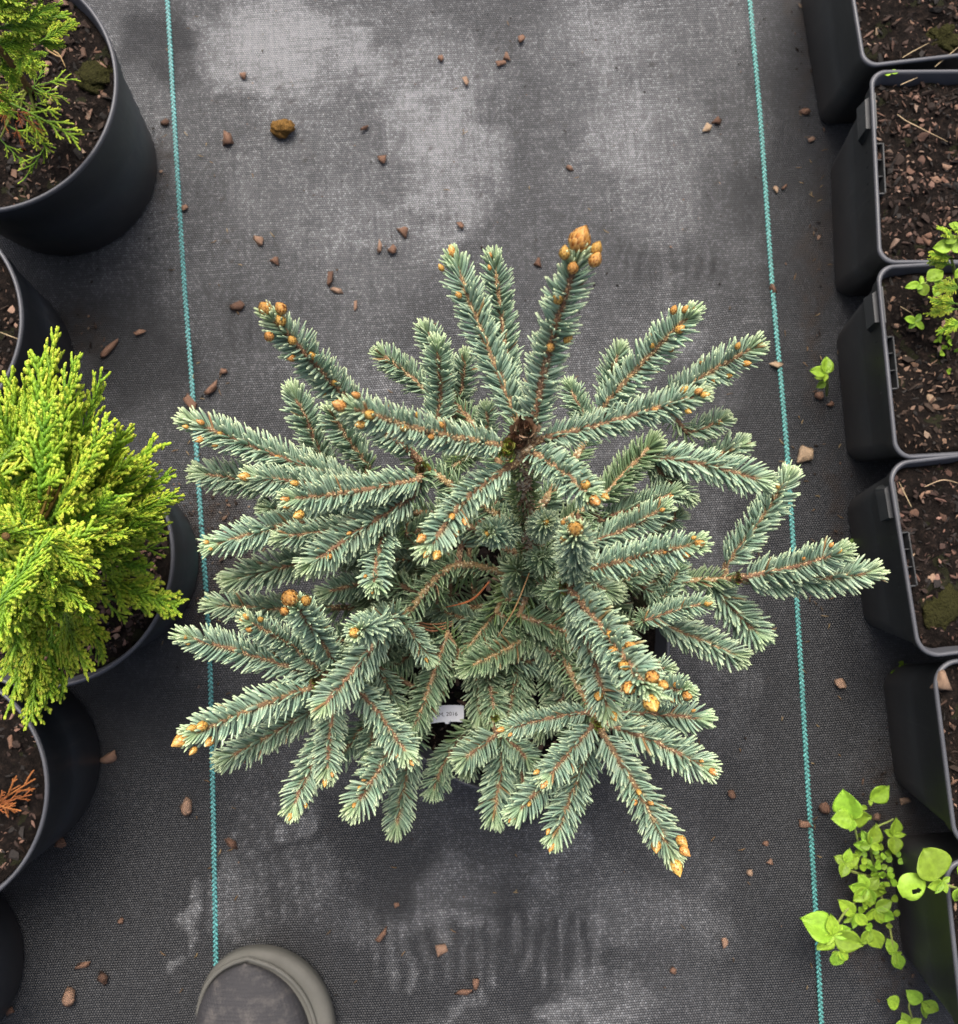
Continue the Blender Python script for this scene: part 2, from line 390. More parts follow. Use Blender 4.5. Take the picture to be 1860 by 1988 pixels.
def guide_line(pts):
    P = spline([at(x, y, 0.0) for x, y in pts], 500)
    L = np.concatenate([[0], np.cumsum(np.linalg.norm(np.diff(P, axis=0), axis=1))])
    A = Acc(); step = .0040; n = int(L[-1] / step); r2 = np.random.default_rng(4)
    base = np.array([[-.5, -.5, 0], [.5, -.5, 0], [.5, .5, 0], [-.5, .5, 0], [-.3, -.32, 1], [.3, -.32, 1], [.3, .32, 1], [-.3, .32, 1]])
    FQ = [[4, 5, 6, 7], [0, 1, 5, 4], [1, 2, 6, 5], [2, 3, 7, 6], [3, 0, 4, 7]]
    for i in range(n):
        for sgn in (-1, 1):
            l = (i + (.25 if sgn > 0 else .75)) * step
            p = np.array([np.interp(l, L, P[:, k]) for k in range(3)]); q = np.array([np.interp(l + .002, L, P[:, k]) for k in range(3)])
            t = unit(q - p); s = np.array([t[1], -t[0], 0])
            a = sgn * R(34); tt = t * math.cos(a) + s * math.sin(a); ss = np.array([tt[1], -tt[0], 0])
            w, ln = .00145 * r2.uniform(.85, 1.1), .0038 * r2.uniform(.9, 1.1)
            c = p + s * sgn * .00088
            V = c + base[:, :1] * w * ss + base[:, 1:2] * ln * tt + base[:, 2:] * np.array([0, 0, .0004]) + np.array([0, 0, .0002])
            g = r2.uniform(.75, 1.2)
            A.add(V, None, FQ, np.array([.095, .32, .30]) * g)
        # dark carrier thread under the stitches
    V, F3, F4 = tube(P[::6] + np.array([0, 0, -.0004]), .0019, 6); V[:, 2] = np.minimum(V[:, 2], .0005)
    A.add(V, F3, F4, (.012, .06, .058))
    o = put('guide_line', A.mesh('guide_line', M['thread'], False), ground)
    prop(o, 'turquoise guide thread woven into the black fabric', None, None, 'stuff')
guide_line([(314, -160), (325, 0), (340, 260), (357, 540), (373, 750), (386, 950), (405, 1230), (412, 1480), (419, 1860), (424, 2150)])
guide_line([(1446, -160), (1456, 0), (1478, 250), (1500, 560), (1526, 850), (1548, 1180), (1567, 1500), (1582, 1740), (1595, 1990), (1603, 2150)])

# ------------------------------------------------------------ bark chips
def chip_template(seed, flat=.4, npt=13, elong=.7):
    r = np.random.default_rng(seed); bm = bmesh.new()
    for _ in range(npt):
        v = unit(r.normal(size=3)) * r.uniform(.8, 1.05); bm.verts.new((v[0], v[1] * elong * r.uniform(.8, 1.1), v[2] * flat))
    res = bmesh.ops.convex_hull(bm, input=bm.verts)
    bmesh.ops.delete(bm, geom=[g for g in res['geom_interior'] if isinstance(g, bmesh.types.BMVert)], context='VERTS')
    bmesh.ops.triangulate(bm, faces=bm.faces); bm.verts.index_update()
    V = np.array([v.co[:] for v in bm.verts]); F = np.array([[v.index for v in f.verts] for f in bm.faces]); bm.free()
    return V, F
TPL = [chip_template(s, .16 + .06 * (s % 4), 9 + s % 4, .32 + .11 * (s % 5)) for s in range(14)]
def lumpy(V, F):
    """one round of subdivision with a rough displacement, for chips seen close"""
    bm = bmesh.new(); vs = [bm.verts.new(v) for v in V]
    for f in F: bm.faces.new([vs[i] for i in f])
    bmesh.ops.subdivide_edges(bm, edges=bm.edges, cuts=1, use_grid_fill=True, smooth=.25)
    r = np.random.default_rng(len(V))
    for v in bm.verts: v.co *= 1 + r.uniform(-.12, .1); v.co.z += .05 * math.sin(v.co.x * 5 + len(V))
    bmesh.ops.triangulate(bm, faces=bm.faces); bm.verts.index_update()
    V = np.array([v.co[:] for v in bm.verts]); F = np.array([[v.index for v in f.verts] for f in bm.faces]); bm.free()
    return V, F
CHIP = [mesh('bark_chip', *lumpy(*t), M['bark'], None, True) for t in TPL]
def rotm(r, tilt=.5):
    return (Matrix.Rotation(r.uniform(0, 6.28), 4, 'Z') @ Matrix.Rotation(r.normal() * tilt, 4, 'X') @ Matrix.Rotation(r.normal() * tilt * .7, 4, 'Y'))
def chip_at(p, size, r, tilt=.15, k=None, rz=None, sc3=(1, 1, 1)):
    k = int(r.integers(len(CHIP))) if k is None else k
    q = rotm(r, tilt)
    if rz is not None: q = Matrix.Rotation(rz, 4, 'Z') @ Matrix.Rotation(r.normal() * tilt, 4, 'X')
    z = TPL[k][0][:, 2].max() * size * sc3[2] * .75
    return CHIP[k], Matrix.Translation(Vector((p[0], p[1], p[2] + z))) @ q @ Matrix.Diagonal((size * sc3[0], size * sc3[1], size * sc3[2], 1))

def scatter_litter(name, pts, sizes, parent, r, dark=.5):
    A = Acc()
    pal = np.array([[.03, .018, .012], [.055, .032, .022], [.1, .055, .036], [.16, .088, .056], [.22, .127, .085], [.28, .185, .125], [.02, .016, .013]])
    pw = np.array([.32, .17, .09, .09, .08, .04, .21]); pw /= pw.sum()
    for p, s in zip(pts, sizes):
        V, F = TPL[int(r.integers(len(TPL)))]
        q = np.array(rotm(r, .5).to_3x3())
        W = (V * s * np.array([1, r.uniform(.5, 1), r.uniform(.7, 1.3)])) @ q.T + np.asarray(p) + np.array([0, 0, s * .18])
        A.add(W, F, None, pal[r.choice(7, p=pw)] * r.uniform(.5, 1.15) * np.array([.9, .95, 1.02]))
    o = put(name, A.mesh(name, M['chips'], False), parent); prop(o, None, None, None, 'stuff'); return o

# ------------------------------------------------------------ pots
def loop_round(rad, n=96):
    a = np.arange(n) * 2 * math.pi / n; return np.stack([np.cos(a) * rad, np.sin(a) * rad], -1)
def loop_square(half, cr, n=96):
    pts = []
    for q in range(4):
        c = np.array([(1, 1), (-1, 1), (-1, -1), (1, -1)][q]) * (half - cr)
        for k in range(n // 4):
            t = k / (n // 4 - 1) if n > 4 else 0
            a = (q + t) * math.pi / 2; pts.append(c + cr * np.array([math.cos(a), math.sin(a)]))
    return np.array(pts)
def even(L, m):
    Q = np.concatenate([L, L[:1]]); d = np.concatenate([[0], np.cumsum(np.linalg.norm(np.diff(Q, axis=0), axis=1))])
    x = np.linspace(0, d[-1], m, endpoint=False); return np.stack([np.interp(x, d, Q[:, 0]), np.interp(x, d, Q[:, 1])], -1)
def loft(loops, close_bottom=True):
    n = len(loops[0][0]); V = np.concatenate([np.concatenate([l, np.full((n, 1), z)], 1) for l, z in loops])
    i = np.arange(len(loops) - 1)[:, None] * n; j = np.arange(n)[None]; j2 = (j + 1) % n
    F4 = np.stack([i + j, i + j2, i + n + j2, i + n + j], -1).reshape(-1, 4); F3 = np.zeros((0, 3), int)
    if close_bottom:
        V = np.concatenate([V, [[0, 0, loops[0][1]]]]); b = len(V) - 1
        F3 = np.stack([np.full(n, b), (np.arange(n) + 1) % n, np.arange(n)], -1)
    return V, F3, F4
def xf(V, c, rz=0):
    s, k = math.sin(rz), math.cos(rz); V = np.asarray(V, float)
    return np.stack([V[:, 0] * k - V[:, 1] * s + c[0], V[:, 0] * s + V[:, 1] * k + c[1], V[:, 2] + c[2]], -1)

def soil_and_litter(root, c, rz, lp, zs, seed, nbig=22, nsmall=520, skip=None):
    """lp(r) gives the outline of the soil; a lumpy disc, fine litter and single chips on it"""
    r = np.random.default_rng(seed); ring = 26; L1 = even(lp(1.0), 88); n = len(L1)
    V = [np.array([[0, 0, 0]])]
    for k in range(1, ring + 1): V.append(np.concatenate([L1 * (k / ring), np.zeros((n, 1))], 1))
    V = np.concatenate(V)
    hz = (fbm(V[:, 0] * 70 + seed * 9, V[:, 1] * 70 + 3, 4) - .5) * .012 + (fbm(V[:, 0] * 18 + seed, V[:, 1] * 18, 2) - .5) * .010
    V[:, 2] = zs + hz
    V[-n:, 2] -= .003
    F3 = np.stack([np.zeros(n, int), 1 + np.arange(n), 1 + (np.arange(n) + 1) % n], -1)
    i = 1 + np.arange(ring - 1)[:, None] * n; j = np.arange(n)[None]; j2 = (j + 1) % n
    F4 = np.stack([i + j, i + n + j, i + n + j2, i + j2], -1).reshape(-1, 4)
    so = put('soil', mesh('soil', xf(V, c, rz), [F3, F4], M['soil']), root)
    def pick(m, maxr):
        u = np.sqrt(r.uniform(0, 1, m)) * maxr; k = r.integers(0, n, m); kk = r.random(m)[:, None]; q = (L1[k] * (1 - kk) + L1[(k + 1) % n] * kk) * u[:, None]
        z = zs + (fbm(q[:, 0] * 70 + seed * 9, q[:, 1] * 70 + 3, 4) - .5) * .012 + (fbm(q[:, 0] * 18 + seed, q[:, 1] * 18, 2) - .5) * .010
        return xf(np.concatenate([q, z[:, None]], 1), c, rz)
    nsmall = int(nsmall * 2.2); P = pick(nsmall, .97); scatter_litter('bark_litter', P, np.clip(r.lognormal(-5.95, .55, nsmall), .0010, .0068), so, r)
    inview = lambda p: -60 < proj(p)[0] < 1920 and -60 < proj(p)[1] < 2050
    got = 0
    for p in pick(nbig * 6, .93):
        if got >= nbig: break
        if not inview(p): continue
        me, mw = chip_at(p - np.array([0, 0, .001]), r.uniform(.003, .0078), r, .35)
        put('bark_chip', me, so, mw); got += 1
    return so

def round_pot(pxc, h, rpx, rb, label, seed, soil_drop=.013, **kw):
    rt = rpx * (H - h) / FPX
    c = at(pxc[0], pxc[1], h); c[2] = 0
    root = thing('plant_pot', c, label, 'plant pot', kw.pop('group', 'plant pots standing on the fabric'))
    lv = lambda t: rb + (rt - .003 - rb) * t
    loops = [(loop_round(rb * .9), .004), (loop_round(rb * .965), .0), (loop_round(rb), .004), (loop_round(lv(.5)), h * .5), (loop_round(lv(.80)), h * .80),
             (loop_round(lv(.80) + .0022), h * .805), (loop_round(lv(.97) + .002), h * .96), (loop_round(rt - .0004), h * .972), (loop_round(rt), h - .0024), (loop_round(rt - .0007), h - .0005), (loop_round(rt - .0018), h),
             (loop_round(rt - .0029), h - .0006), (loop_round(rt - .0034), h - .003), (loop_round(lv(.75) - .003), h * .75)]
    V, F3, F4 = loft(loops[:8]); put('pot_wall', mesh('pot_wall', xf(V, c), [F3, F4], M['pot_round']), root)
    V, F3, F4 = loft(loops[7:], False); put('rim', mesh('rim', xf(V, c), [F4], M['rim']), root)
    zs = h - soil_drop; rs = rt - .0042 - soil_drop * .12
    so = soil_and_litter(root, c, 0, lambda k: loop_round(rs * k, 72), zs, seed, **kw)
    return root, so, c, zs
def square_pot(tl, bl, h, label, seed, inset=.012, cr=.014, drop=.014, slot=True, **kw):
    A0, B0 = at(*tl, h), at(*bl, h); side = np.linalg.norm(B0 - A0); e = (B0 - A0) / side; nrm = np.array([-e[1], e[0], 0])
    if nrm[0] < 0: nrm = -nrm
    c = (A0 + B0) / 2 + nrm * side / 2; c[2] = 0; rz = math.atan2(nrm[1], nrm[0]); hf = side / 2
    root = thing('square_pot', c, label, 'plant pot', 'square pots standing in a row')
    lv = lambda t: hf - .003 - inset * (1 - t)
    Q = loop_square
    loops = [(Q(lv(0) * .93, cr), .003), (Q(lv(0) * .98, cr), 0), (Q(lv(0), cr), .004), (Q(lv(.5), cr), h * .5), (Q(lv(.84), cr), h * .84),
             (Q(lv(.84) + .0016, cr), h * .846), (Q(lv(.97) + .0016, cr), h * .965), (Q(hf - .0006, cr), h * .974), (Q(hf, cr), h - .002), (Q(hf - .0006, cr), h - .0004), (Q(hf - .0016, cr), h),
             (Q(hf - .0030, cr * .9), h - .0004), (Q(hf - .0036, cr * .9), h - .0025), (Q(lv(.7) - .003, cr * .9), h * .7)]
    V, F3, F4 = loft(loops[:8]); put('pot_wall', mesh('pot_wall', xf(V, c, rz), [F3, F4], M['pot_square']), root)
    V, F3, F4 = loft(loops[7:], False); put('rim', mesh('rim', xf(V, c, rz), [F4], M['rim']), root)
    def box(x0, x1, y0, y1, z0, z1, bev=.0006):
        bm = bmesh.new(); bmesh.ops.create_cube(bm, size=1)
        for v in bm.verts: v.co = Vector(((x0 + x1) / 2 + v.co.x * (x1 - x0), (y0 + y1) / 2 + v.co.y * (y1 - y0), (z0 + z1) / 2 + v.co.z * (z1 - z0)))
        bmesh.ops.bevel(bm, geom=bm.edges, offset=bev, segments=2, affect='EDGES')
        bmesh.ops.triangulate(bm, faces=bm.faces); bm.verts.index_update()
        V = np.array([v.co[:] for v in bm.verts]); F = np.array([[v.index for v in f.verts] for f in bm.faces]); bm.free(); return V, F
    if slot:   # label holder clipped inside the rim, and the stiffening web under the rim corner
        A = Acc()
        for (x0, x1, y0, y1, z0, z1) in [(-hf + .0095, -hf + .0105, -.021, .021, h - .024, h - .004), (-hf + .003, -hf + .010, -.0215, -.0205, h - .022, h - .005), (-hf + .003, -hf + .010, .0205, .0215, h - .022, h - .005),
                                         (-hf + .003, -hf + .010, -.0065, -.0058, h - .022, h - .006), (-hf + .003, -hf + .010, .0075, .0082, h - .022, h - .006)]:
            v, f = box(x0, x1, y0, y1, z0, z1, .0003); A.add(xf(v, c, rz), f)
        put('label_holder', A.mesh('label_holder', M['pot_square'], False), root)
        w = lv(.78)
        V = np.array([[-w + .001, hf * .42, h * .72], [-w + .001, hf * .80, h * .72], [-hf - .0012, hf * .42, h * .80], [-hf - .0012, hf * .76, h * .80], [-hf - .0012, hf * .44, h * .93], [-hf - .0012, hf * .74, h * .93], [-w + .001, hf * .42, h * .95], [-w + .001, hf * .80, h * .95]])
        F = np.array([[0, 1, 3, 2], [2, 3, 5, 4], [4, 5, 7, 6], [0, 2, 4, 6], [1, 7, 5, 3]])
        put('rim_web', mesh('rim_web', xf(V, c, rz), F, M['pot_square'], None, False), root)
    zs = h - drop
    so = soil_and_litter(root, c, rz, lambda k: Q((hf - .0046) * k, cr * .8 * k, 72), zs, seed, **kw)
    return root, so, c, zs

potA = round_pot((-28, 165), .148, 267, .0855, 'round black pot with mossy lump, dry straw and sparse thuja on its soil', 21, nbig=30, nsmall=750)
potB = round_pot((-201, 628), .135, 250, .082, 'round black pot with bare bark soil, between the two pots holding thujas', 22, nbig=8, nsmall=300)
potC = round_pot((88, 1085), .13, 250, .081, 'round black pot under the bushy golden thuja', 23, nbig=26, nsmall=700)
potD = round_pot((-150, 1540), .13, 238, .083, 'round black pot with a dead orange frond on its soil', 24, nbig=16, nsmall=400)
potE = round_pot((-330, 1995), .13, 240, .082, 'round black pot past the dead-frond pot, mostly hidden', 25, nbig=0, nsmall=20)
potS = round_pot((1008, 1245), .145, 292, .092, 'round black pot holding the blue spruce', 26, nbig=26, nsmall=600, soil_drop=.02)
sq = [((1614, -246), (1676, 131)), ((1689, 134), (1706, 512)), ((1701, 514), (1738, 893)), ((1722, 897), (1784, 1281)), ((1808, 1284), (1855, 1655)), ((1832, 1672), (1872, 2045))]
sql = ['square black pot with bare soil and no seedlings, at the end of the row', 'square black pot with two tiny round seed leaves in its top corner', 'square black pot with pale chickweed and thuja sprigs in it',
       'square black pot with worn grey rim beside the spruce side shoots', 'square black pot with coarse bark chips behind the weed clump', 'square black pot with a smooth wall behind the trailing weed']
PS = [square_pot(a, b, .13, sql[i], 40 + i, nbig=(16, 24, 20, 16, 10, 3)[i], nsmall=(500, 800, 500, 500, 260, 200)[i], slot=i in (1, 2, 3), drop=(.010, .012, .012, .012, .011, .012)[i], cr=(.012, .013, .014, .017, .02, .014)[i]) for i, (a, b) in enumerate(sq)]

# ------------------------------------------------------------ the blue spruce
def needles(P, u0, dens, nl, age, r, T=None, tipbrush=True, hair=1.0):
    """needles on the path P from parameter u0 on. nl: needle length (m). age 0 = this year's blue, 1 = old green"""
    L = np.linalg.norm(np.diff(P, axis=0), axis=1).sum()
    n = max(12, int(L * (1 - u0) / nl * dens))
    i = np.arange(n); u = u0 + (1 - u0) * ((i + .5) / n) ** .97
    ph = i * 2.39996 + r.normal(0, .25, n)
    keep = ~((np.cos(ph) > .78) & (r.random(n) < .66)); u, ph = u[keep], ph[keep]
    if tipbrush:
        k = 22; u = np.concatenate([u, r.uniform(.965, 1, k)]); ph = np.concatenate([ph, r.uniform(0, 6.28, k)])
    n = len(u); x = u * (len(P) - 1); a = np.clip(x.astype(int), 0, len(P) - 2); f = (x - a)[:, None]
    p0 = P[a] * (1 - f) + P[a + 1] * f
    T, S, Nn = frames(P); T, S, Nn = unit(T[a] * (1 - f) + T[a + 1] * f), unit(S[a] * (1 - f) + S[a + 1] * f), unit(Nn[a] * (1 - f) + Nn[a + 1] * f)
    hor = np.clip(1 - np.abs(T[:, 2:3]), 0, 1)
    c = np.cos(ph)[:, None]; s = np.sin(ph)[:, None]
    Rd = unit(s * S + (c * (1 - .2 * hor) + .16 * hor) * Nn)
    al = R(66) + r.normal(0, R(6.5), n)
    tip = np.clip((u - .84) / .16, 0, 1)
    al = al * (1 - tip) + (R(26) + r.normal(0, R(9), n)) * tip
    be = al - R(19) * (1 - tip * .5) + r.normal(0, R(4), n)
    d0 = np.cos(al)[:, None] * T + np.sin(al)[:, None] * Rd
    d1 = np.cos(be)[:, None] * T + np.sin(be)[:, None] * Rd
    d1 = unit(d1 + r.normal(0, .06, (n, 3)))
    uu = (u - u0) / (1 - u0)
    ln = nl * r.uniform(.80, 1.1, n) * (.72 + .28 * np.clip(uu / .12, 0, 1)) * (1 - .16 * tip)
    w = .069 * nl * r.uniform(.85, 1.15, n) * hair
    t = np.array([0, .3, .7, .93, 1.0]); wr = np.array([.6, 1.0, 1.0, .68, 0])
    X = p0[:, None] + ln[:, None, None] * (d0[:, None] * (t - t * t / 2)[None, :, None] + d1[:, None] * (t * t / 2)[None, :, None])
    side = unit(np.cross(d0, Rd + 1e-6)); nn = unit(np.cross(side, d0))
    ro = r.uniform(0, 1.57, n)[:, None]; A = side * np.cos(ro) + nn * np.sin(ro); B = -side * np.sin(ro) + nn * np.cos(ro)
    ring = []
    for k in range(4):
        wk = (w * wr[k])[:, None]
        ring += [X[:, k] + A * wk, X[:, k] + B * wk * .62, X[:, k] - A * wk, X[:, k] - B * wk * .62]
    V = np.stack(ring + [X[:, 4]], 1)
    F = []
    for k in range(3):
        for j in range(4):
            q, j2 = k * 4 + j, k * 4 + (j + 1) % 4; F += [[q, j2, j2 + 4], [q, j2 + 4, q + 4]]
    for j in range(4): F.append([12 + j, 12 + (j + 1) % 4, 16])
    F = (np.array(F)[None] + (np.arange(n) * 17)[:, None, None]).reshape(-1, 3)
    # colour: tan peg, blue-green blade with waxy bloom, pale yellowish tip
    blue = np.array([.160, .268, .185]); pale = np.array([.36, .475, .345]); old = np.array([.115, .19, .07]); yel = np.array([.22, .29, .07])
    m = r.beta(1.6, 2.2, n)[:, None]; body = blue * (1 - m) + pale * m
    g = r.random(n)[:, None]; oldc = old * (1 - g * .5) + yel * g * .5
    body = body * (1 - age) + oldc * age; body = body * r.uniform(.8, 1.2, n)[:, None]
    yg = (np.clip((u - .9) / .1, 0, 1) * .45 * (1 - age))[:, None]; body = body * (1 - yg) + np.array([.36, .46, .17]) * yg
    br = (r.random(n) < .012)[:, None]; body = np.where(br, np.array([.26, .16, .07]), body)
    peg = np.array([.40, .27, .12]) * r.uniform(.6, 1.2, n)[:, None]
    tipc = np.array([.53, .62, .36]) * (1 - age * .45) * r.uniform(.8, 1.1, n)[:, None]
    Cc = [peg * .75 + body * .25, body * .93, body, body * .45 + tipc * .55, tipc]
    C = np.stack([Cc[k] for k in range(4) for _ in range(4)] + [Cc[4]], 1)
    return V.reshape(-1, 3), F, C.reshape(-1, 3)

def bud_mesh(seed):
    r = np.random.default_rng(seed); A = Acc()
    prof = lambda t: (math.sin(math.pi * min(1, (t * .84 + .16))) ** .75) * .62 * (1 - .42 * t ** 2.5) if t < 1 else 0
    P = []; k = 10
    rings = 8; V = []
    for i in range(rings + 1):
        t = i / rings; rr = max(.02, prof(t)) * .93
        V += [[rr * math.cos(a), rr * math.sin(a), t * 1.55 - .35] for a in np.arange(k) * 6.283 / k]
    F = [[i * k + j, i * k + (j + 1) % k, (i + 1) * k + (j + 1) % k, (i + 1) * k + j] for i in range(rings) for j in range(k)]
    A.add(V, None, F, (.2, .07, .012))
    rows = 6
    for q in range(rows):
        m = 7 if q < 4 else 5
        for j in range(m):
            a0 = (j + (q % 2) * .5) * 6.283 / m + r.normal(0, .08); t0 = q / rows * .86; hgt = .33; wd = 6.283 / m * .62
            vs = []; cs = []
            for ti, wk, lift in ((0, .8, .98), (.45, 1.0, 1.06), (.8, .62, 1.09), (1.0, .05, 1.07 + r.uniform(0, .06))):
                for sx in (-1, 0, 1):
                    t = min(t0 + hgt * ti, 1.0); rr = max(.05, prof(min(t, .995))) * (1 + (lift - 1) * 1.9) * (1.0 if sx == 0 else .985); a = a0 + sx * wk * wd * (.65 if t < .7 else .9)
                    vs.append([rr * math.cos(a), rr * math.sin(a), t * 1.55 - .35 + .02])
                    base = np.array([.26, .09, .015]) * (1 - ti) + np.array([.60, .31, .05]) * ti
                    if ti > .9: base = np.array([.2, .06, .02])
                    if sx and ti > .2: base = base * .4 + np.array([.62, .42, .16]) * .6
                    cs.append(base * r.uniform(.85, 1.15))
            fs = [[b * 3 + c, b * 3 + c + 1, b * 3 + c + 4, b * 3 + c + 3] for b in range(3) for c in range(2)]
            A.add(vs, None, fs, np.array(cs))
    return A.mesh('bud', M['bud'])
BUD = [bud_mesh(s) for s in range(5)]
def frame_to(d, r):
    q = Vector(d).to_track_quat('Z', 'Y'); return (q @ Quaternion((0, 0, 1), r.uniform(0, 6.28))).to_matrix().to_4x4()

spruce = thing('blue_spruce', (potS[2][0], potS[2][1], potS[3]), 'bushy blue spruce with orange buds growing in a round black pot', 'spruce')
# woody frame: trunk, then limbs that leave it, as frame position + height
def pts3(L): return np.array([at(*q) for q in L])
TRUNK = pts3([(1015, 1215, .122), (1026, 1170, .17), (1030, 1110, .22), (1028, 1030, .275), (1018, 960, .33), (1016, 905, .375), (1016, 862, .395)])
LIMBS = {'a': [(1026, 1040, .27), (920, 970, .29), (822, 905, .305)],
         'b': [(1030, 1130, .205), (885, 1098, .235), (778, 1203, .262), (700, 1262, .27), (612, 1322, .272)],
         'c': [(1028, 1170, .17), (1072, 1195, .195), (1105, 1300, .235), (1163, 1402, .272)],
         'd': [(1030, 1115, .215), (1075, 1150, .28), (1102, 1138, .335)],
         'e': [(1030, 1150, .19), (1230, 1135, .205), (1433, 1122, .22)],
         'f': [(1028, 1050, .26), (1130, 990, .275), (1262, 876, .288)],
         'g': [(1028, 1090, .23), (880, 1010, .25), (730, 985, .262), (650, 960, .265)],
         'h': [(1026, 1010, .285), (960, 880, .28), (890, 790, .28)],
         'i': [(1026, 1015, .28), (1110, 900, .28), (1175, 800, .285), (1290, 790, .285)],
         'j': [(1026, 1180, .16), (960, 1290, .19), (955, 1400, .21)],
         'k': [(1026, 1175, .165), (870, 1180, .19), (700, 1180, .205)],
         'l': [(1028, 1170, .17), (1140, 1230, .2), (1260, 1200, .215)],
         'm': [(1026, 1180, .16), (900, 1260, .2), (812, 1400, .225)]}
tw = np.random.default_rng(77)
def add_twig(A, P, r0, r1, c0, c1, k=7):
    V, F3, F4 = tube(P, np.linspace(r0, r1, len(P)) * (1 + .06 * tw.normal(size=len(P))), k); n = len(P)
    t = np.repeat(np.linspace(0, 1, n), k); t = np.concatenate([t, [0, 1]])[:, None]
    A.add(V, F3, F4, np.array(c0) * (1 - t) + np.array(c1) * t)
def add_pegs(A, P, rad, cols, r, per=.00042):
    L = np.linalg.norm(np.diff(P, axis=0), axis=1).sum(); n = int(L / per)
    if n < 3: return
    u = (np.arange(n) + .5) / n * (len(P) - 1.001); a = u.astype(int); f = (u - a)[:, None]
    T, S, Nn = frames(P); p = P[a] * (1 - f) + P[a + 1] * f; rd = np.interp(u, np.arange(len(P)), np.broadcast_to(rad, (len(P),)))[:, None]
    ph = (np.arange(n) * 2.39996 + r.normal(0, .2, n))[:, None]; Rd = np.cos(ph) * Nn[a] + np.sin(ph) * S[a]; Sd = -np.sin(ph) * Nn[a] + np.cos(ph) * S[a]; t = T[a]
    w = rd * .42; l = .00085 * r.uniform(.7, 1.2, (n, 1)); c = p + Rd * rd * .85
    V = np.stack([c - Sd * w - t * l, c + Sd * w - t * l, c + Sd * w * .7 + t * l * .6, c - Sd * w * .7 + t * l * .6, c + Rd * rd * .55 + t * l * 1.1], 1).reshape(-1, 3)
    F = (np.array([[0, 1, 4], [1, 2, 4], [2, 3, 4], [3, 0, 4]])[None] + (np.arange(n) * 5)[:, None, None]).reshape(-1, 3)
    cc = np.array(cols)[r.integers(0, len(cols), n)] * r.uniform(.75, 1.2, (n, 1))
    A.add(V, F, None, np.stack([cc * .6] * 4 + [cc], 1).reshape(-1, 3))
PEG = [(.58, .44, .25), (.66, .55, .36), (.24, .14, .08), (.42, .28, .14)]
BARK0, BARK1, TAN = (.17, .125, .075), (.2, .115, .06), (.33, .22, .1)
A = Acc(); TP = spline(TRUNK, 40); add_twig(A, TP, .0050, .0036, BARK0, (.22, .17, .09), 9); add_pegs(A, TP, np.linspace(.0050, .0036, 40), PEG, tw, .00016)
trunk = put('trunk', A.mesh('trunk', M['twig']), spruce)
V, F, C = needles(TP[10:36], 0.0, 40, .0125, .9, tw, tipbrush=False); prop(put('needles', mesh('needles', V, F, M['needle'], C), trunk), kind='stuff')
LP = {}; ALLP = [TP[6:]]
for k, L in LIMBS.items():
    Q = spline(pts3(L), 34); LP[k] = Q; ALLP.append(Q)
    A = Acc(); add_twig(A, Q, .0025, .0018, (.24, .17, .085), TAN); add_pegs(A, Q, np.linspace(.0025, .0018, 34), PEG, tw, .00024)
    lo = put('limb', A.mesh('limb', M['twig']), spruce)
    V, F, C = needles(Q, .12, 30, .0125, .62, tw, tipbrush=False); prop(put('needles', mesh('needles', V, F, M['needle'], C), lo), kind='stuff')
ALLP = np.concatenate(ALLP)

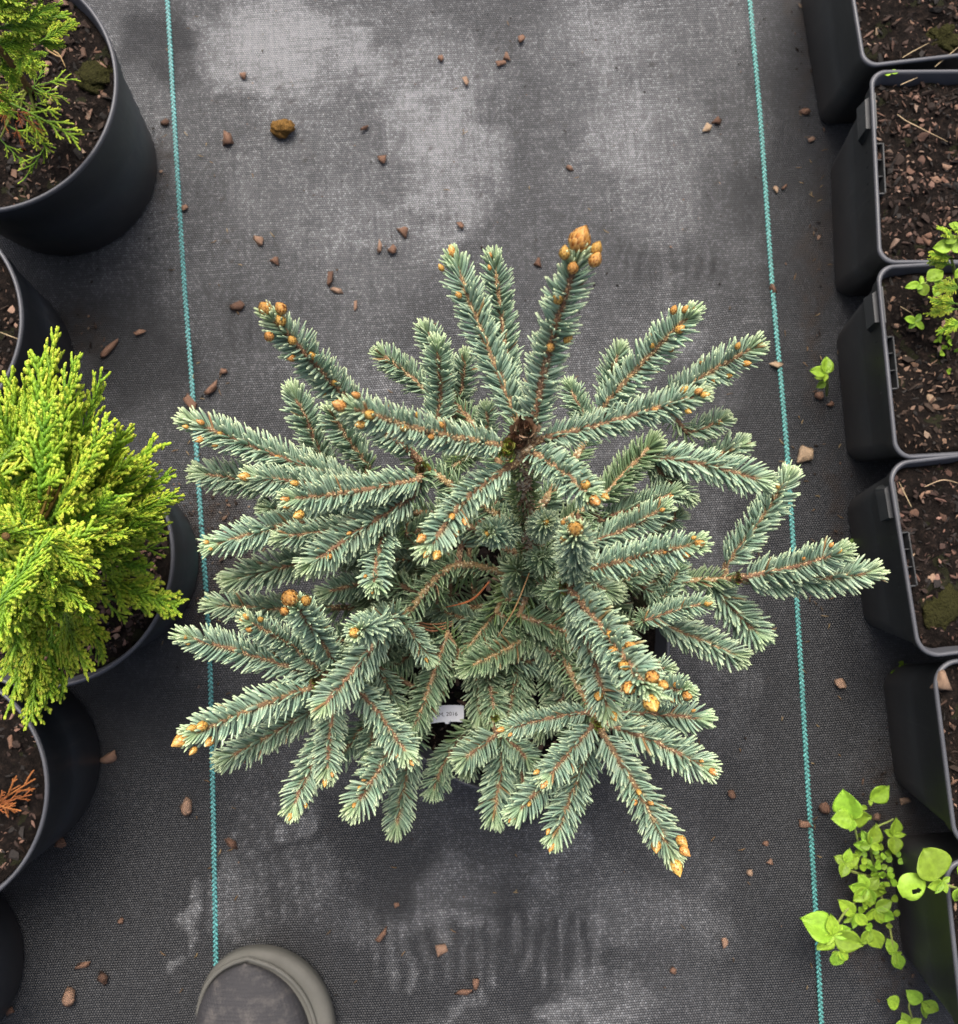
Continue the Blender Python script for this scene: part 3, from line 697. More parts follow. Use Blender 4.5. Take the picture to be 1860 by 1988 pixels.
# shoots: base (x, y, height), tip (x, y, height), visible half width, age, buds [(x, y, radius)]
SH = [
 ((1030, 850, .393), (1122, 492, .462), 47, 0, [(1120, 482, 27), (1154, 492, 15), (1152, 514, 16), (1110, 528, 14), (1083, 582, 13), (1068, 676, 11), (1103, 660, 11), (1094, 500, 14)]),
 ((1005, 815, .385), (880, 502, .402), 42, 0, [(880, 496, 11), (859, 525, 8), (891, 574, 9)]),
 ((990, 745, .345), (958, 498, .372), 35, .1, [(951, 524, 6), (953, 500, 6)]),
 ((978, 866, .398), (672, 790, .452), 40, 0, [(668, 790, 15), (719, 806, 13), (700, 829, 11), (697, 769, 10), (813, 803, 8), (858, 826, 8), (785, 832, 9), (838, 848, 8), (752, 782, 6)]),
 ((990, 905, .388), (825, 1070, .412), 42, 0, [(823, 1040, 11), (852, 1072, 11), (878, 1002, 9), (913, 1018, 9), (888, 1035, 8), (832, 1072, 9)]),
 ((1030, 875, .39), (1150, 965, .432), 42, 0, [(1136, 941, 12), (1151, 967, 14), (1170, 960, 10), (1130, 918, 6)]),
 ((1050, 853, .39), (1365, 765, .415), 37, 0, [(1350, 762, 9), (1362, 768, 9), (1327, 758, 9), (1337, 808, 7), (1270, 796, 7), (1222, 838, 5)]),
 ((800, 880, .315), (523, 612, .405), 41, 0, [(521, 606, 16), (551, 605, 14), (550, 628, 13), (527, 658, 12), (568, 662, 11), (567, 696, 10), (607, 692, 10), (650, 744, 8), (620, 775, 6)]),
 ((815, 930, .318), (560, 970, .355), 40, 0, [(560, 968, 9), (588, 998, 12), (578, 938, 9), (562, 982, 7)]),
 ((800, 965, .31), (595, 1100, .338), 42, 0, [(679, 1035, 6), (640, 1080, 8), (618, 1068, 6)]),
 ((690, 938, .285), (362, 815, .302), 40, 0, [(395, 822, 8), (380, 875, 9), (412, 886, 6), (428, 842, 6), (365, 830, 6), (540, 888, 7)]),
 ((770, 962, .3), (482, 925, .322), 36, 0, [(483, 926, 11), (560, 958, 6)]),
 ((620, 955, .262), (385, 918, .272), 39, .1, []),
 ((640, 930, .265), (570, 760, .29), 38, .1, []),
 ((715, 905, .275), (640, 795, .3), 36, .1, []),
 ((850, 830, .285), (850, 668, .318), 36, .08, []),
 ((885, 810, .27), (905, 692, .29), 32, .1, []),
 ((830, 760, .262), (738, 685, .272), 33, .15, []),
 ((880, 740, .268), (824, 636, .28), 32, .1, []),
 ((735, 1005, .275), (408, 1058, .292), 38, 0, [(405, 1052, 6), (412, 1065, 5)]),
 ((735, 1005, .29), (540, 1044, .305), 33, .05, []),
 ((745, 1045, .245), (445, 1128, .255), 42, .18, []),
 ((752, 1020, .3), (725, 1142, .335), 38, 0, [(722, 1146, 6), (710, 1118, 5)]),
 ((650, 1180, .215), (408, 1174, .222), 36, .15, []),
 ((622, 1312, .275), (356, 1234, .302), 38, 0, [(362, 1238, 6), (368, 1250, 5)]),
 ((628, 1308, .275), (478, 1202, .318), 34, 0, [(481, 1200, 8), (506, 1203, 8), (488, 1224, 8), (473, 1207, 6)]),
 ((650, 1285, .285), (572, 1172, .352), 38, 0, [(567, 1167, 20), (596, 1170, 13), (555, 1189, 11)]),
 ((605, 1335, .276), (368, 1428, .312), 42, 0, [(362, 1432, 16), (394, 1409, 12), (408, 1438, 11), (380, 1411, 10), (381, 1454, 9)]),
 ((650, 1355, .245), (432, 1478, .256), 37, .08, []),
 ((772, 1195, .29), (692, 1226, .362), 40, 0, [(690, 1227, 13)]),
 ((748, 1225, .292), (622, 1378, .31), 42, 0, []),
 ((650, 1350, .262), (634, 1505, .285), 36, 0, [(633, 1511, 9), (645, 1500, 5)]),
 ((640, 1410, .242), (566, 1572, .258), 37, .03, [(565, 1580, 7), (595, 1560, 5)]),
 ((690, 1330, .262), (795, 1470, .285), 38, 0, [(795, 1475, 8), (770, 1465, 6)]),
 ((775, 1430, .245), (685, 1572, .272), 42, 0, [(700, 1530, 7), (690, 1560, 6), (708, 1512, 6)]),
 ((805, 1450, .185), (768, 1612, .195), 34, .12, []),
 ((780, 1205, .262), (836, 1282, .258), 28, .1, [(826, 1278, 5)]),
 ((868, 1228, .215), (800, 1425, .238), 36, .45, []),
 ((735, 1295, .222), (772, 1372, .228), 30, .15, []),
 ((885, 1440, .16), (838, 1540, .165), 32, .3, []),
 ((905, 1240, .19), (935, 1400, .2), 33, .35, []),
 ((945, 1300, .195), (962, 1388, .212), 33, .35, []),
 ((1075, 1195, .2), (905, 1298, .235), 38, .55, []),
 ((990, 1150, .185), (905, 1262, .2), 33, .5, []),
 ((935, 1210, .19), (838, 1178, .2), 30, .2, []),
 ((1012, 1262, .185), (985, 1400, .2), 34, .35, []),
 ((1140, 1382, .272), (980, 1415, .285), 28, 0, [(978, 1415, 8), (994, 1425, 5)]),
 ((965, 1425, .215), (895, 1478, .226), 36, .1, []),
 ((978, 1440, .2), (958, 1592, .21), 38, .12, []),
 ((975, 1425, .2), (1030, 1480, .21), 36, .15, []),
 ((1150, 1408, .278), (1060, 1512, .298), 36, 0, [(1061, 1517, 10), (1045, 1496, 7)]),
 ((1140, 1430, .245), (1000, 1580, .262), 40, 0, [(998, 1585, 8), (1028, 1560, 6)]),
 ((1150, 1430, .255), (1075, 1630, .272), 38, 0, [(1073, 1637, 9), (1066, 1610, 6)]),
 ((1170, 1425, .282), (1308, 1662, .31), 40, 0, [(1308, 1672, 15), (1274, 1640, 12), (1318, 1625, 12), (1324, 1645, 11), (1240, 1537, 7), (1232, 1556, 8), (1262, 1558, 7)]),
 ((1188, 1408, .268), (1375, 1493, .282), 40, .03, [(1378, 1495, 9), (1358, 1475, 5)]),
 ((1195, 1385, .258), (1368, 1395, .27), 37, .03, [(1345, 1380, 5)]),
 ((1240, 1420, .235), (1330, 1470, .24), 32, .1, []),
 ((1250, 1320, .27), (1335, 1342, .312), 34, 0, [(1330, 1350, 12), (1312, 1330, 8), (1305, 1362, 7)]),
 ((1240, 1290, .25), (1300, 1300, .258), 26, .05, []),
 ((1105, 1142, .34), (1262, 1345, .425), 49, 0, [(1259, 1357, 20), (1222, 1334, 16), (1262, 1310, 17), (1284, 1326, 12), (1211, 1292, 13), (1190, 1262, 11), (1222, 1252, 13), (1184, 1232, 11), (1205, 1224, 8)]),
 ((1112, 1175, .318), (1182, 1388, .345), 41, .03, [(1162, 1350, 11), (1190, 1384, 10)]),
 ((1108, 1118, .335), (1117, 1032, .43), 42, 0, [(1117, 1030, 19), (1098, 1048, 13), (1135, 1047, 8), (1093, 1016, 7)]),
 ((1135, 1108, .342), (1358, 1055, .382), 38, 0, [(1352, 1056, 11), (1332, 1078, 9), (1343, 1045, 6), (1290, 1073, 5)]),
 ((1250, 1205, .25), (1372, 1170, .262), 28, .03, [(1369, 1173, 8)]),
 ((1275, 1208, .225), (1438, 1278, .235), 37, .03, []),
 ((1445, 1120, .228), (1638, 1072, .262), 39, 0, [(1610, 1060, 6), (1625, 1072, 7), (1560, 1085, 5)]),
 ((1452, 1128, .222), (1698, 1112, .238), 41, .05, [(1570, 1118, 4)]),
 ((1408, 1098, .222), (1535, 922, .242), 39, .03, [(1510, 945, 6)]),
 ((1380, 1132, .2), (1475, 1238, .2), 42, .12, []),
 ((1268, 1190, .21), (1322, 1098, .225), 28, .1, []),
 ((1268, 886, .288), (1488, 935, .288), 40, .05, []),
 ((1350, 905, .262), (1442, 862, .268), 37, .12, []),
 ((1162, 800, .295), (1342, 607, .345), 41, 0, [(1326, 605, 9), (1304, 607, 10), (1318, 640, 11), (1340, 600, 7), (1266, 672, 7), (1302, 680, 6), (1252, 640, 5)]),
 ((1180, 790, .268), (1202, 678, .278), 34, .12, []),
 ((1285, 792, .295), (1468, 670, .328), 40, 0, [(1470, 672, 7), (1432, 673, 8), (1448, 706, 9), (1415, 732, 7), (1385, 740, 6), (1360, 700, 6)]),
 ((1335, 840, .272), (1410, 812, .28), 30, .08, [(1398, 822, 5)]),
 ((1155, 830, .255), (1104, 748, .262), 30, .18, []),
 ((1160, 975, .282), (1270, 858, .294), 39, .7, []),
 ((1165, 1010, .27), (1315, 955, .28), 34, .25, [(1300, 965, 5)]),
 ((1150, 1055, .29), (1292, 985, .308), 36, .12, [(1282, 992, 6)]),
 ((1260, 890, .275), (1340, 968, .275), 30, .3, []),
 ((1000, 1022, .29), (948, 1034, .358), 36, .05, [(946, 1036, 8)]),
 ((1048, 1030, .285), (1060, 1014, .362), 33, .08, [(1060, 1014, 8)]),
 ((945, 850, .28), (945, 790, .29), 26, .3, []),
 ((880, 905, .27), (918, 880, .28), 26, .7, []),
 ((1035, 1120, .22), (1000, 1105, .262), 40, .5, []),
 ((1060, 1100, .26), (1048, 1080, .3), 34, .45, []),
 ((640, 1010, .25), (515, 985, .256), 36, .1, []),
 ((760, 1130, .232), (630, 1150, .245), 34, .12, []),
 ((790, 1040, .26), (855, 1010, .27), 30, .6, []),
 ((1270, 1030, .24), (1320, 1000, .25), 28, .2, []),
 ((715, 1400, .222), (650, 1480, .23), 34, .12, []),
 ((1010, 1480, .19), (1020, 1560, .2), 34, .2, []),
 ((1100, 1460, .235), (1120, 1560, .235), 34, .15, []),
 ((740, 1360, .22), (715, 1470, .235), 34, .12, []),
 ((1210, 1130, .235), (1290, 1080, .25), 30, .25, []),
 ((1015, 1290, .18), (1010, 1400, .195), 34, .4, []), ((1060, 1270, .19), (1085, 1390, .205), 34, .45, []), ((960, 1330, .185), (925, 1440, .19), 32, .4, []), ((1100, 1340, .21), (1045, 1425, .215), 32, .35, []), ((930, 1420, .18), (905, 1500, .185), 30, .3, []), ((1120, 1250, .2), (1180, 1310, .21), 32, .4, []),
 ((1250, 1140, .215), (1330, 1190, .212), 28, .3, []),
]
# inner shoots low in the plant, seen through the gaps
fr = np.random.default_rng(19)
for k in range(58):
    a = fr.uniform(0, 6.283); rr = math.sqrt(fr.uniform(.02, 1)); cx, cy = 930, 1130
    bx, by = cx + math.cos(a) * rr * 235, cy + math.sin(a) * rr * 235
    z = fr.uniform(.165, .235); L = fr.uniform(100, 175); d = a + fr.normal(0, .7)
    tx, ty = bx + math.cos(d) * L, by + math.sin(d) * L
    if ((tx - 930) / 330) ** 2 + ((ty - 1130) / 300) ** 2 > 1 or (850 < tx < 930 and 1330 < ty < 1420): continue
    if ty < 880 and 880 < tx < 1100: continue
    if min(math.hypot(bx + (tx - bx) * q / 8 - 865, by + (ty - by) * q / 8 - 1380) for q in range(9)) < 78: continue
    if min(math.hypot(bx + (tx - bx) * q / 8 - 925, by + (ty - by) * q / 8 - 1165) for q in range(9)) < 45 and z > .18: continue
    SH.append(((bx, by, z), (tx, ty, z + fr.uniform(.0, .03)), fr.uniform(33, 40), fr.uniform(.1, .65), []))
sr = np.random.default_rng(101)
NB = 0
for (b, t, hw, age, buds) in SH:
    pb, pt = at(*b), at(*t)
    j = np.argmin(np.linalg.norm(ALLP - pb, axis=1)); q = ALLP[j]; gap = np.linalg.norm(q - pb)
    ln = np.linalg.norm(pt - pb); pt = pb + (pt - pb) * max(.6, 1 - .3 * hw * (H - t[2]) / FPX / ln); mid = (pb + pt) / 2
    perp = unit(np.cross(pt - pb, [0, 0, 1]) + 1e-9)
    mid = mid + perp * sr.normal(0, .022) * ln + np.array([0, 0, -.05 * ln])
    P = spline([pb, mid, pt], 26)
    u0 = .015; Q = P
    if gap > .003:
        con = spline([q, (q + pb) / 2 + np.array([0, 0, -.04 * gap]), pb], 8); Q = np.concatenate([con[:-1], P])
    A = Acc(); rt = hw * .00006 + .0003
    add_twig(A, Q, min(.0030, rt * .62 + .0004), rt * .42, (.16, .1, .058) if age < .4 else TAN, (.15, .088, .05) if age < .4 else TAN, 7)
    r0_ = min(.0030, rt * .62 + .0004); add_pegs(A, Q, np.linspace(r0_, rt * .42, len(Q)), PEG if age > .3 else PEG[:1] + PEG[2:3] * 2 + PEG[3:], sr, .00026)
    so = put('shoot', A.mesh('shoot', M['twig']), spruce)
    zt = (b[2] + t[2]) / 2; nl = hw * (H - zt) / FPX / .85
    V, F, C = needles(P, u0, 60, nl, age, sr)
    if gap > .012:
        V2, F2, C2 = needles(con, .1, 18, nl * .95, min(1, age + .5), sr, tipbrush=False)
        V, F, C = np.concatenate([V, V2]), np.concatenate([F, F2 + len(V)]), np.concatenate([C, C2])
    prop(put('needles', mesh('needles', V, F, M['needle'], C), so), kind='stuff')
    if buds:
        pp = proj(P); T, S, Nn = frames(P)
        for (bx, by, br) in buds:
            i = int(np.argmin(np.hypot(pp[:, 0] - bx, pp[:, 1] - by))); off = math.hypot(pp[i, 0] - bx, pp[i, 1] - by) / hw; z = P[i, 2] + (max(.0012, .0045 - .004 * off) if i < 24 else .0035)
            if i < 24 and off > .62: bx, by = pp[i, 0] + (bx - pp[i, 0]) * .62 / off, pp[i, 1] + (by - pp[i, 1]) * .62 / off
            p = at(bx, by, z); rad = br * (H - z) / FPX
            d = unit(T[i] * .75 + unit(p - P[i] + np.array([0, 0, .0015])) * (.6 if i < 24 else .25) + sr.normal(0, .1, 3))
            NB += 1
            put('bud', BUD[NB % 5], so, Matrix.Translation(Vector(p - d * rad * .2 + (T[i] * rad * .5 if i >= 24 else 0))) @ frame_to(d, sr) @ Matrix.Diagonal((rad * (1.24 if br > 10 else 1.12),) * 2 + (rad * 1.42, 1)))
# bud-scale collars left at the top node and the limb nodes
def collar(px, py, z, rad, cols, d=(0, 0, 1), nm='bud_scales'):
    r = np.random.default_rng(int(px)); A = Acc(); p = at(px, py, z)
    for q in range(7):
        for j in range(8):
            a = (j + q * .5) * 6.283 / 8 + r.normal(0, .15); rr = rad * (1 - q * .155); z0 = q * rad * .16
            ux, uy = np.array([math.cos(a), math.sin(a), 0]), np.array([-math.sin(a), math.cos(a), 0])
            w = rad * .36; L = rad * r.uniform(.6, .95); out = r.uniform(-.25, .25)
            vs = [p + ux * rr * .75 + uy * w * s + np.array([0, 0, z0]) for s in (-1, 0, 1)] + \
                 [p + ux * (rr * .9 + L * out * .5) + uy * w * .9 * s + np.array([0, 0, z0 + L * .5 + (.1 * rad if s == 0 else 0)]) for s in (-1, 0, 1)] + [p + ux * (rr + L * out) + np.array([0, 0, z0 + L])]
            A.add(vs, [[3, 4, 6], [4, 5, 6]], [[0, 1, 4, 3], [1, 2, 5, 4]], np.array(cols[int(r.integers(len(cols)))]) * r.uniform(.7, 1.2))
    put(nm, A.mesh(nm, M['bud']), spruce)
BR = [(.2, .1, .06), (.28, .16, .1), (.12, .06, .04), (.33, .22, .15)]; GR = [(.22, .3, .04), (.3, .35, .08), (.16, .2, .03), (.2, .1, .04)]
collar(1018, 836, .398, .0072, BR); collar(1003, 858, .396, .0055, BR)
collar(988, 868, .398, .0045, GR); collar(984, 885, .396, .0042, GR); collar(820, 912, .312, .0048, GR + BR); collar(613, 1322, .276, .0045, GR + BR)
collar(1160, 1402, .276, .0045, GR); collar(1098, 1140, .335, .0045, BR + GR); collar(1432, 1122, .222, .004, GR + BR); collar(962, 1392, .214, .0036, GR)
# roots of sight: fallen dry needles caught in the plant
def strand(name, pts, w, c, label, cat, group=None, k=5):
    P = spline([at(*q) for q in pts], 20); A = Acc(); V, F3, F4 = tube(P, np.concatenate([np.linspace(w * .7, w, 10), np.linspace(w, w * .35, 10)]), k); A.add(V, F3, F4, c)
    o = put(name, A.mesh(name, M['straw'])); return prop(o, label, cat, group)
strand('dry_needle', [(1028, 1112, .275), (1000, 1180, .268), (965, 1238, .255)], .0006, (.36, .2, .09), 'long straight brown pine needle lying across the spruce twigs', 'dry needle')
strand('dry_needle', [(950, 1130, .225), (915, 1165, .215), (862, 1180, .21)], .0009, (.38, .15, .05), 'curled orange dry needle above the soil inside the spruce', 'dry needle', 'curled dry needles')
for i, dy in enumerate((0, 7, 13)):
    strand('dry_needle', [(800, 1205 + dy * .4, .215), (840, 1212 + dy, .212), (880, 1206 + dy * .6, .21)], .0007, (.40, .19, .09), 'orange dry needle in the small sheaf inside the spruce', 'dry needle', 'sheaf of dry needles')

# plant label in the spruce pot: a bent white strip with print
tp = thing('plant_label', at(864, 1385, .15), 'white plastic plant label with grey print under the spruce', 'label')
lx = np.linspace(-1, 1, 13)
W2, TLT = .0138, R(12)
def lab(u, v, off=0.0):   # u across (-1..1), v up the strip (-1..1)
    c = at(864, 1385, .165); bend = -.0035 * u * u
    ex = np.array([1, .06, 0]); ey = np.array([0, math.cos(TLT), math.sin(TLT)]); nz = np.array([0, -math.sin(TLT), math.cos(TLT)])
    return c + ex * u * W2 + ey * v * .0062 + nz * (bend * -1 + off)
V = np.array([lab(u, v, o) for o in (0, .0005) for v in (-1, 1) for u in lx]); n = 13
F = [[i, i + 1, n + i + 1, n + i][::-1] for i in range(n - 1)] + [[2 * n + i, 2 * n + i + 1, 3 * n + i + 1, 3 * n + i] for i in range(n - 1)] + [[i, i + 1, 2 * n + i + 1, 2 * n + i] for i in range(n - 1)] + [[n + i, 3 * n + i, 3 * n + i + 1, n + i + 1] for i in range(n - 1)] + [[0, 2 * n, 3 * n, n], [n - 1, 2 * n - 1, 4 * n - 1, 3 * n - 1]]
put('strip', mesh('strip', V, np.array(F), M['tag'], None, False), tp)
pa, pb2 = lab(.1, -1), at(872, 1400, .118)
A = Acc(); Vt, F3, F4 = tube(np.array([pa + (pb2 - pa) * t for t in np.linspace(0, 1, 5)]), .002, 6); A.add(Vt, F3, F4); put('stake', A.mesh('stake', M['tag']), tp)
tc = bpy.data.curves.new('print', 'FONT'); tc.body = 'IUM, 2016'; tc.size = .0046; tc.align_x = 'CENTER'; tc.align_y = 'CENTER'; tc.extrude = .00008
to = bpy.data.objects.new('printing', tc); COL.objects.link(to)
me = bpy.data.meshes.new_from_object(to.evaluated_get(bpy.context.evaluated_depsgraph_get())); bpy.data.objects.remove(to)
for v in me.vertices:
    u, w = v.co.x / W2, v.co.y / .0062; q = lab(u * .92 + .02, w * .9 - .08 + .05 * u, .0007 + v.co.z); v.co = q
me.materials.clear(); me.materials.append(M['ink']); put('printing', me, tp)

# ------------------------------------------------------------ golden thuja
def spray_mesh(seed, dead=False, loose=False):
    """flat fan of scale-leaved branchlets along +X, lying in XY, length 1"""
    r = np.random.default_rng(seed); A = Acc()
    def axis(p, d, L, w, depth):
        n = max(3, int(L / .044)); pts = [p.copy()]; ang = math.atan2(d[1], d[0]); zz = d[2]
        bend = r.normal(0, .12); k = 0
        kids = []
        for i in range(n):
            a = ang + bend * i / n
            st = L / n; q = pts[-1] + np.array([math.cos(a), math.sin(a), zz - .25 * (i / n)]) * st; pts.append(q)
            if depth < 2 and i >= (2 if depth == 0 else 1) and i < n - 1:
                kids.append((q.copy(), a, i / n))
        # imbricate scales: each segment flares and pinches
        P = []; W = []; Ti = []
        for i in range(n):
            for f, m in ((0, .62), (.55, 1.0), (.92, .92)):
                P.append(pts[i] * (1 - f) + pts[i + 1] * f); tt = (i + f) / n
                W.append(w * m * (1 - .35 * tt)); Ti.append(tt)
        P.append(pts[-1] + (pts[-1] - pts[-2]) * .25); W.append(w * .2); Ti.append(1.0)
        P = np.array(P); W = np.array(W); Ti = np.array(Ti)
        T = unit(np.gradient(P, axis=0)); S = unit(np.cross(T, [0, 0, 1.0])); Nn = np.cross(S, T)
        al = np.where(np.arange(len(P)) // 3 % 2 == 0, 1.12, .9)
        V = np.stack([P + S * (W * al)[:, None], P + Nn * (W * .55 / al)[:, None], P - S * (W * al)[:, None], P - Nn * (W * .55 / al)[:, None]], 1)
        m = len(P); i = np.arange(m - 1)[:, None] * 4; j = np.arange(4)[None]; j2 = (j + 1) % 4
        F4 = np.stack([i + j, i + j2, i + 4 + j2, i + 4 + j], -1).reshape(-1, 4)
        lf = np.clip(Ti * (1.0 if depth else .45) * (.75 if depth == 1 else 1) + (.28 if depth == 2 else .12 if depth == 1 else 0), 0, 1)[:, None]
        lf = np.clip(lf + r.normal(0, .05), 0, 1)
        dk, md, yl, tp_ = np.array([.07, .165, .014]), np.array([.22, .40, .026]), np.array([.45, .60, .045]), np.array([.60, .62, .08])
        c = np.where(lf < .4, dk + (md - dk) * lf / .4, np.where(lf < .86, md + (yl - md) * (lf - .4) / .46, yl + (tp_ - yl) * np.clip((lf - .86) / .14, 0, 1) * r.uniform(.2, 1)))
        if dead: c = np.array([.26, .085, .025]) * (1 + .5 * lf) * r.uniform(.8, 1.2)
        seg = (.9 + .16 * (np.arange(m) // 3 % 2))[:, None]
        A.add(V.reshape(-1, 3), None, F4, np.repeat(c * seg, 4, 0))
        sgn = 1 if r.random() < .5 else -1
        for (q, a, t) in kids:
            if loose and r.random() < .62: continue
            if r.random() < .08: continue
            sgn = -sgn
            Lk = (L * (.52 if depth == 0 else .42) * (1 - t * .72)) * r.uniform(.7, 1.15)
            if Lk < .05: Lk = .05
            aa = a + sgn * (R(42) + r.normal(0, .1)) * (1 - .25 * t)
            axis(q, np.array([math.cos(aa), math.sin(aa), r.normal(0, .16)]), Lk, w * .88, depth + 1)
    axis(np.zeros(3), np.array([1, 0, .12]), 1.0,   .040 if not loose else .026, 0)
    me = A.mesh('spray', M['scale_leaf']); return me
SPR = [spray_mesh(s) for s in range(9)]; LOOSE = [spray_mesh(30 + s, loose=True) for s in range(4)]; DEAD = [spray_mesh(60 + s, dead=True, loose=True) for s in range(2)]
def spray(parent, b, t, r, pool, width=1.0, roll=None, nm='spray'):
    b, t = np.asarray(b), np.asarray(t); X = unit(t - b); L = np.linalg.norm(t - b)
    Y = unit(np.cross([0, 0, 1.0], X)); Zv = np.cross(X, Y); ro = r.normal(0, .45) if roll is None else roll
    Y2 = Y * math.cos(ro) + Zv * math.sin(ro); Z2 = -Y * math.sin(ro) + Zv * math.cos(ro)
    m = Matrix(((X[0], Y2[0], Z2[0], b[0]), (X[1], Y2[1], Z2[1], b[1]), (X[2], Y2[2], Z2[2], b[2]), (0, 0, 0, 1)))
    s = L / 1.02; th = .065 / max(L, .03)
    return put(nm, pool[int(r.integers(len(pool)))], parent, m @ Matrix.Diagonal((s, s * width, s * min(1.3, th), 1)))
def stem(parent, P, r0, r1, c=(.16, .09, .035), nm='stem'):
    A = Acc(); Q = spline(P, 16); add_twig(A, Q, r0, r1, c, c, 7); return put(nm, A.mesh(nm, M['twig']), parent)

tr = np.random.default_rng(9)
thuja = thing('golden_thuja', (potC[2][0], potC[2][1], potC[3]), 'bushy golden thuja with yellow-green scale foliage spilling over its pot', 'thuja')
axis = pts3([(100, 1090, .118), (80, 1080, .18), (50, 1060, .26), (10, 1040, .34)])
stem(thuja, axis, .006, .002); AX = spline(axis, 30)
tips = [(108, 650, .30), (84, 690, .29), (150, 700, .32), (195, 722, .31), (60, 745, .3), (215, 820, .31), (245, 835, .28), (308, 862, .27), (290, 905, .27), (262, 880, .28), (345, 962, .262), (315, 992, .25), (330, 925, .255),
        (240, 1040, .29), (300, 1010, .25), (345, 1186, .2), (310, 1165, .19), (318, 1030, .22), (290, 1090, .2), (175, 1155, .25), (170, 1200, .24), (240, 1060, .27), (160, 1310, .22), (128, 1345, .2), (92, 1360, .21), (55, 1405, .22), (20, 1375, .22), (205, 1160, .19), (205, 1270, .17),
        (45, 735, .3), (20, 730, .29), (0, 760, .31), (150, 760, .31), (100, 780, .34), (190, 880, .33), (230, 960, .31), (120, 1200, .28), (60, 1290, .26), (110, 1120, .33), (30, 1200, .3), (10, 1310, .26), (250, 1000, .28)]
for (x, y, z) in tips:
    t = at(x, y, z); k = int(np.argmin(np.linalg.norm(AX - t, axis=1) + np.abs(AX[:, 2] - z + .05) * 2)); d = AX[k] - t
    L = min(np.linalg.norm(d) * .85, tr.uniform(.062, .085)); b = t + unit(d + np.array([0, 0, -.02])) * L
    stem(thuja, [AX[k], (AX[k] + b) / 2 + np.array([0, 0, -.006]), b], .0014, .0008, (.2, .14, .03), 'twig')
    spray(thuja, b, t, tr, SPR, tr.uniform(.45, .68))
cnt = 0
while cnt < 56:
    x, y = tr.uniform(-120, 320), tr.uniform(680, 1390)
    dx, dy = (x - 30) / 300, (y - 1030) / 340
    rr = math.hypot(dx, dy)
    if rr > .80 or (x > 190 and y > 1130) or (x > 120 and y > 1260): continue
    z = .385 - .15 * rr ** 1.6 - tr.uniform(0, .09); t = at(x, y, z)
    k = int(np.argmin(np.linalg.norm(AX - t, axis=1) + np.abs(AX[:, 2] - z + .05) * 2)); d = AX[k] - t
    dirx = unit(-d * np.array([1, 1, .4]) + tr.normal(0, .022, 3) + np.array([0, 0, .012])); L = tr.uniform(.05, .078)
    b = t - dirx * L
    spray(thuja, b, t, tr, SPR, tr.uniform(.55, .8)); cnt += 1
    if cnt % 3 == 0: stem(thuja, [AX[k], (AX[k] + b) / 2, b], .0013, .0008, (.2, .14, .03), 'twig')
for (bx, by, tx, ty, z) in [(150, 1150, 330, 1180, .16), (140, 1140, 260, 1130, .155), (150, 1180, 200, 1280, .15), (180, 1060, 300, 1120, .17), (170, 1080, 330, 1065, .18)]:
    spray(thuja, at(bx, by, z + .01), at(tx, ty, z), tr, LOOSE, .8)

# young thuja in the upper pot
th2 = thing('young_thuja', (potA[2][0], potA[2][1], potA[3]), 'young thuja with yellow top and thin green lower sprigs in the mossy pot', 'thuja')
a2 = pts3([(60, 175, .135), (50, 165, .2), (20, 120, .27), (-30, 60, .33)]); stem(th2, a2, .0035, .0015); AX2 = spline(a2, 20)
for (bx, by, bz, tx, ty, tz, pool) in [(-20, 60, .30, 135, 40, .29, SPR), (0, 75, .29, 110, 62, .28, SPR), (-30, 90, .30, 75, 85, .28, SPR), (-10, 20, .31, 60, 10, .31, SPR), (-60, 30, .31, 40, 30, .31, SPR), (-30, 90, .29, 40, 125, .26, SPR), (0, 110, .27, 38, 170, .25, SPR),
        (-60, 100, .29, 10, 150, .27, SPR), (20, 100, .25, 85, 108, .24, SPR), (-40, 0, .32, 90, -20, .31, SPR), (-50, 130, .27, 25, 205, .24, SPR), (30, 130, .22, 88, 125, .21, SPR),
        (58, 168, .17, 132, 195, .165, LOOSE), (58, 170, .19, 152, 155, .185, LOOSE), (60, 172, .165, 95, 205, .16, LOOSE), (20, 200, .17, 155, 270, .17, LOOSE), (40, 210, .165, 90, 300, .16, LOOSE), (0, 270, .16, 52, 325, .155, LOOSE),
        (90, 280, .16, 38, 350, .155, LOOSE), (-20, 170, .2, 55, 205, .19, LOOSE), (10, 240, .16, 110, 290, .158, LOOSE), (60, 180, .2, 90, 130, .2, LOOSE), (40, 200, .16, 120, 225, .16, LOOSE)]:
    b, t = at(bx, by, bz), at(tx, ty, tz); spray(th2, b, t, tr, pool, .8)
    if pool is SPR:
        for q in range(2): spray(th2, b + (t - b) * (.3 + .2 * q) + tr.normal(0, .006, 3), b + (t - b) * (.85 + .1 * q) + tr.normal(0, .008, 3) + np.array([0, 0, .006]), tr, SPR, .7)
    k = int(np.argmin(np.linalg.norm(AX2 - b, axis=1)))
    if np.linalg.norm(AX2[k] - b) > .006: stem(th2, [AX2[k], (AX2[k] + b) / 2 + np.array([0, 0, .002]), b], .0011, .0008, (.1, .12, .02), 'twig')
for (bx, by, tx, ty, z) in [(0, 170, 14, 250, .2), (20, 210, 84, 258, .175), (30, 240, 46, 292, .17)]: spray(th2, at(bx, by, z + .01), at(tx, ty, z), tr, DEAD, .7, nm='dead_spray')
sp = thing('dead_frond', at(-10, 1555, .125), 'dead orange-brown thuja frond lying on bare pot soil', 'frond')
for (bx, by, tx, ty) in [(-30, 1575, 68, 1508), (-10, 1560, 62, 1540), (-20, 1568, 30, 1550)]: spray(sp, at(bx, by, .128), at(tx, ty, .136), tr, DEAD, .9, .1, 'frond_branch')
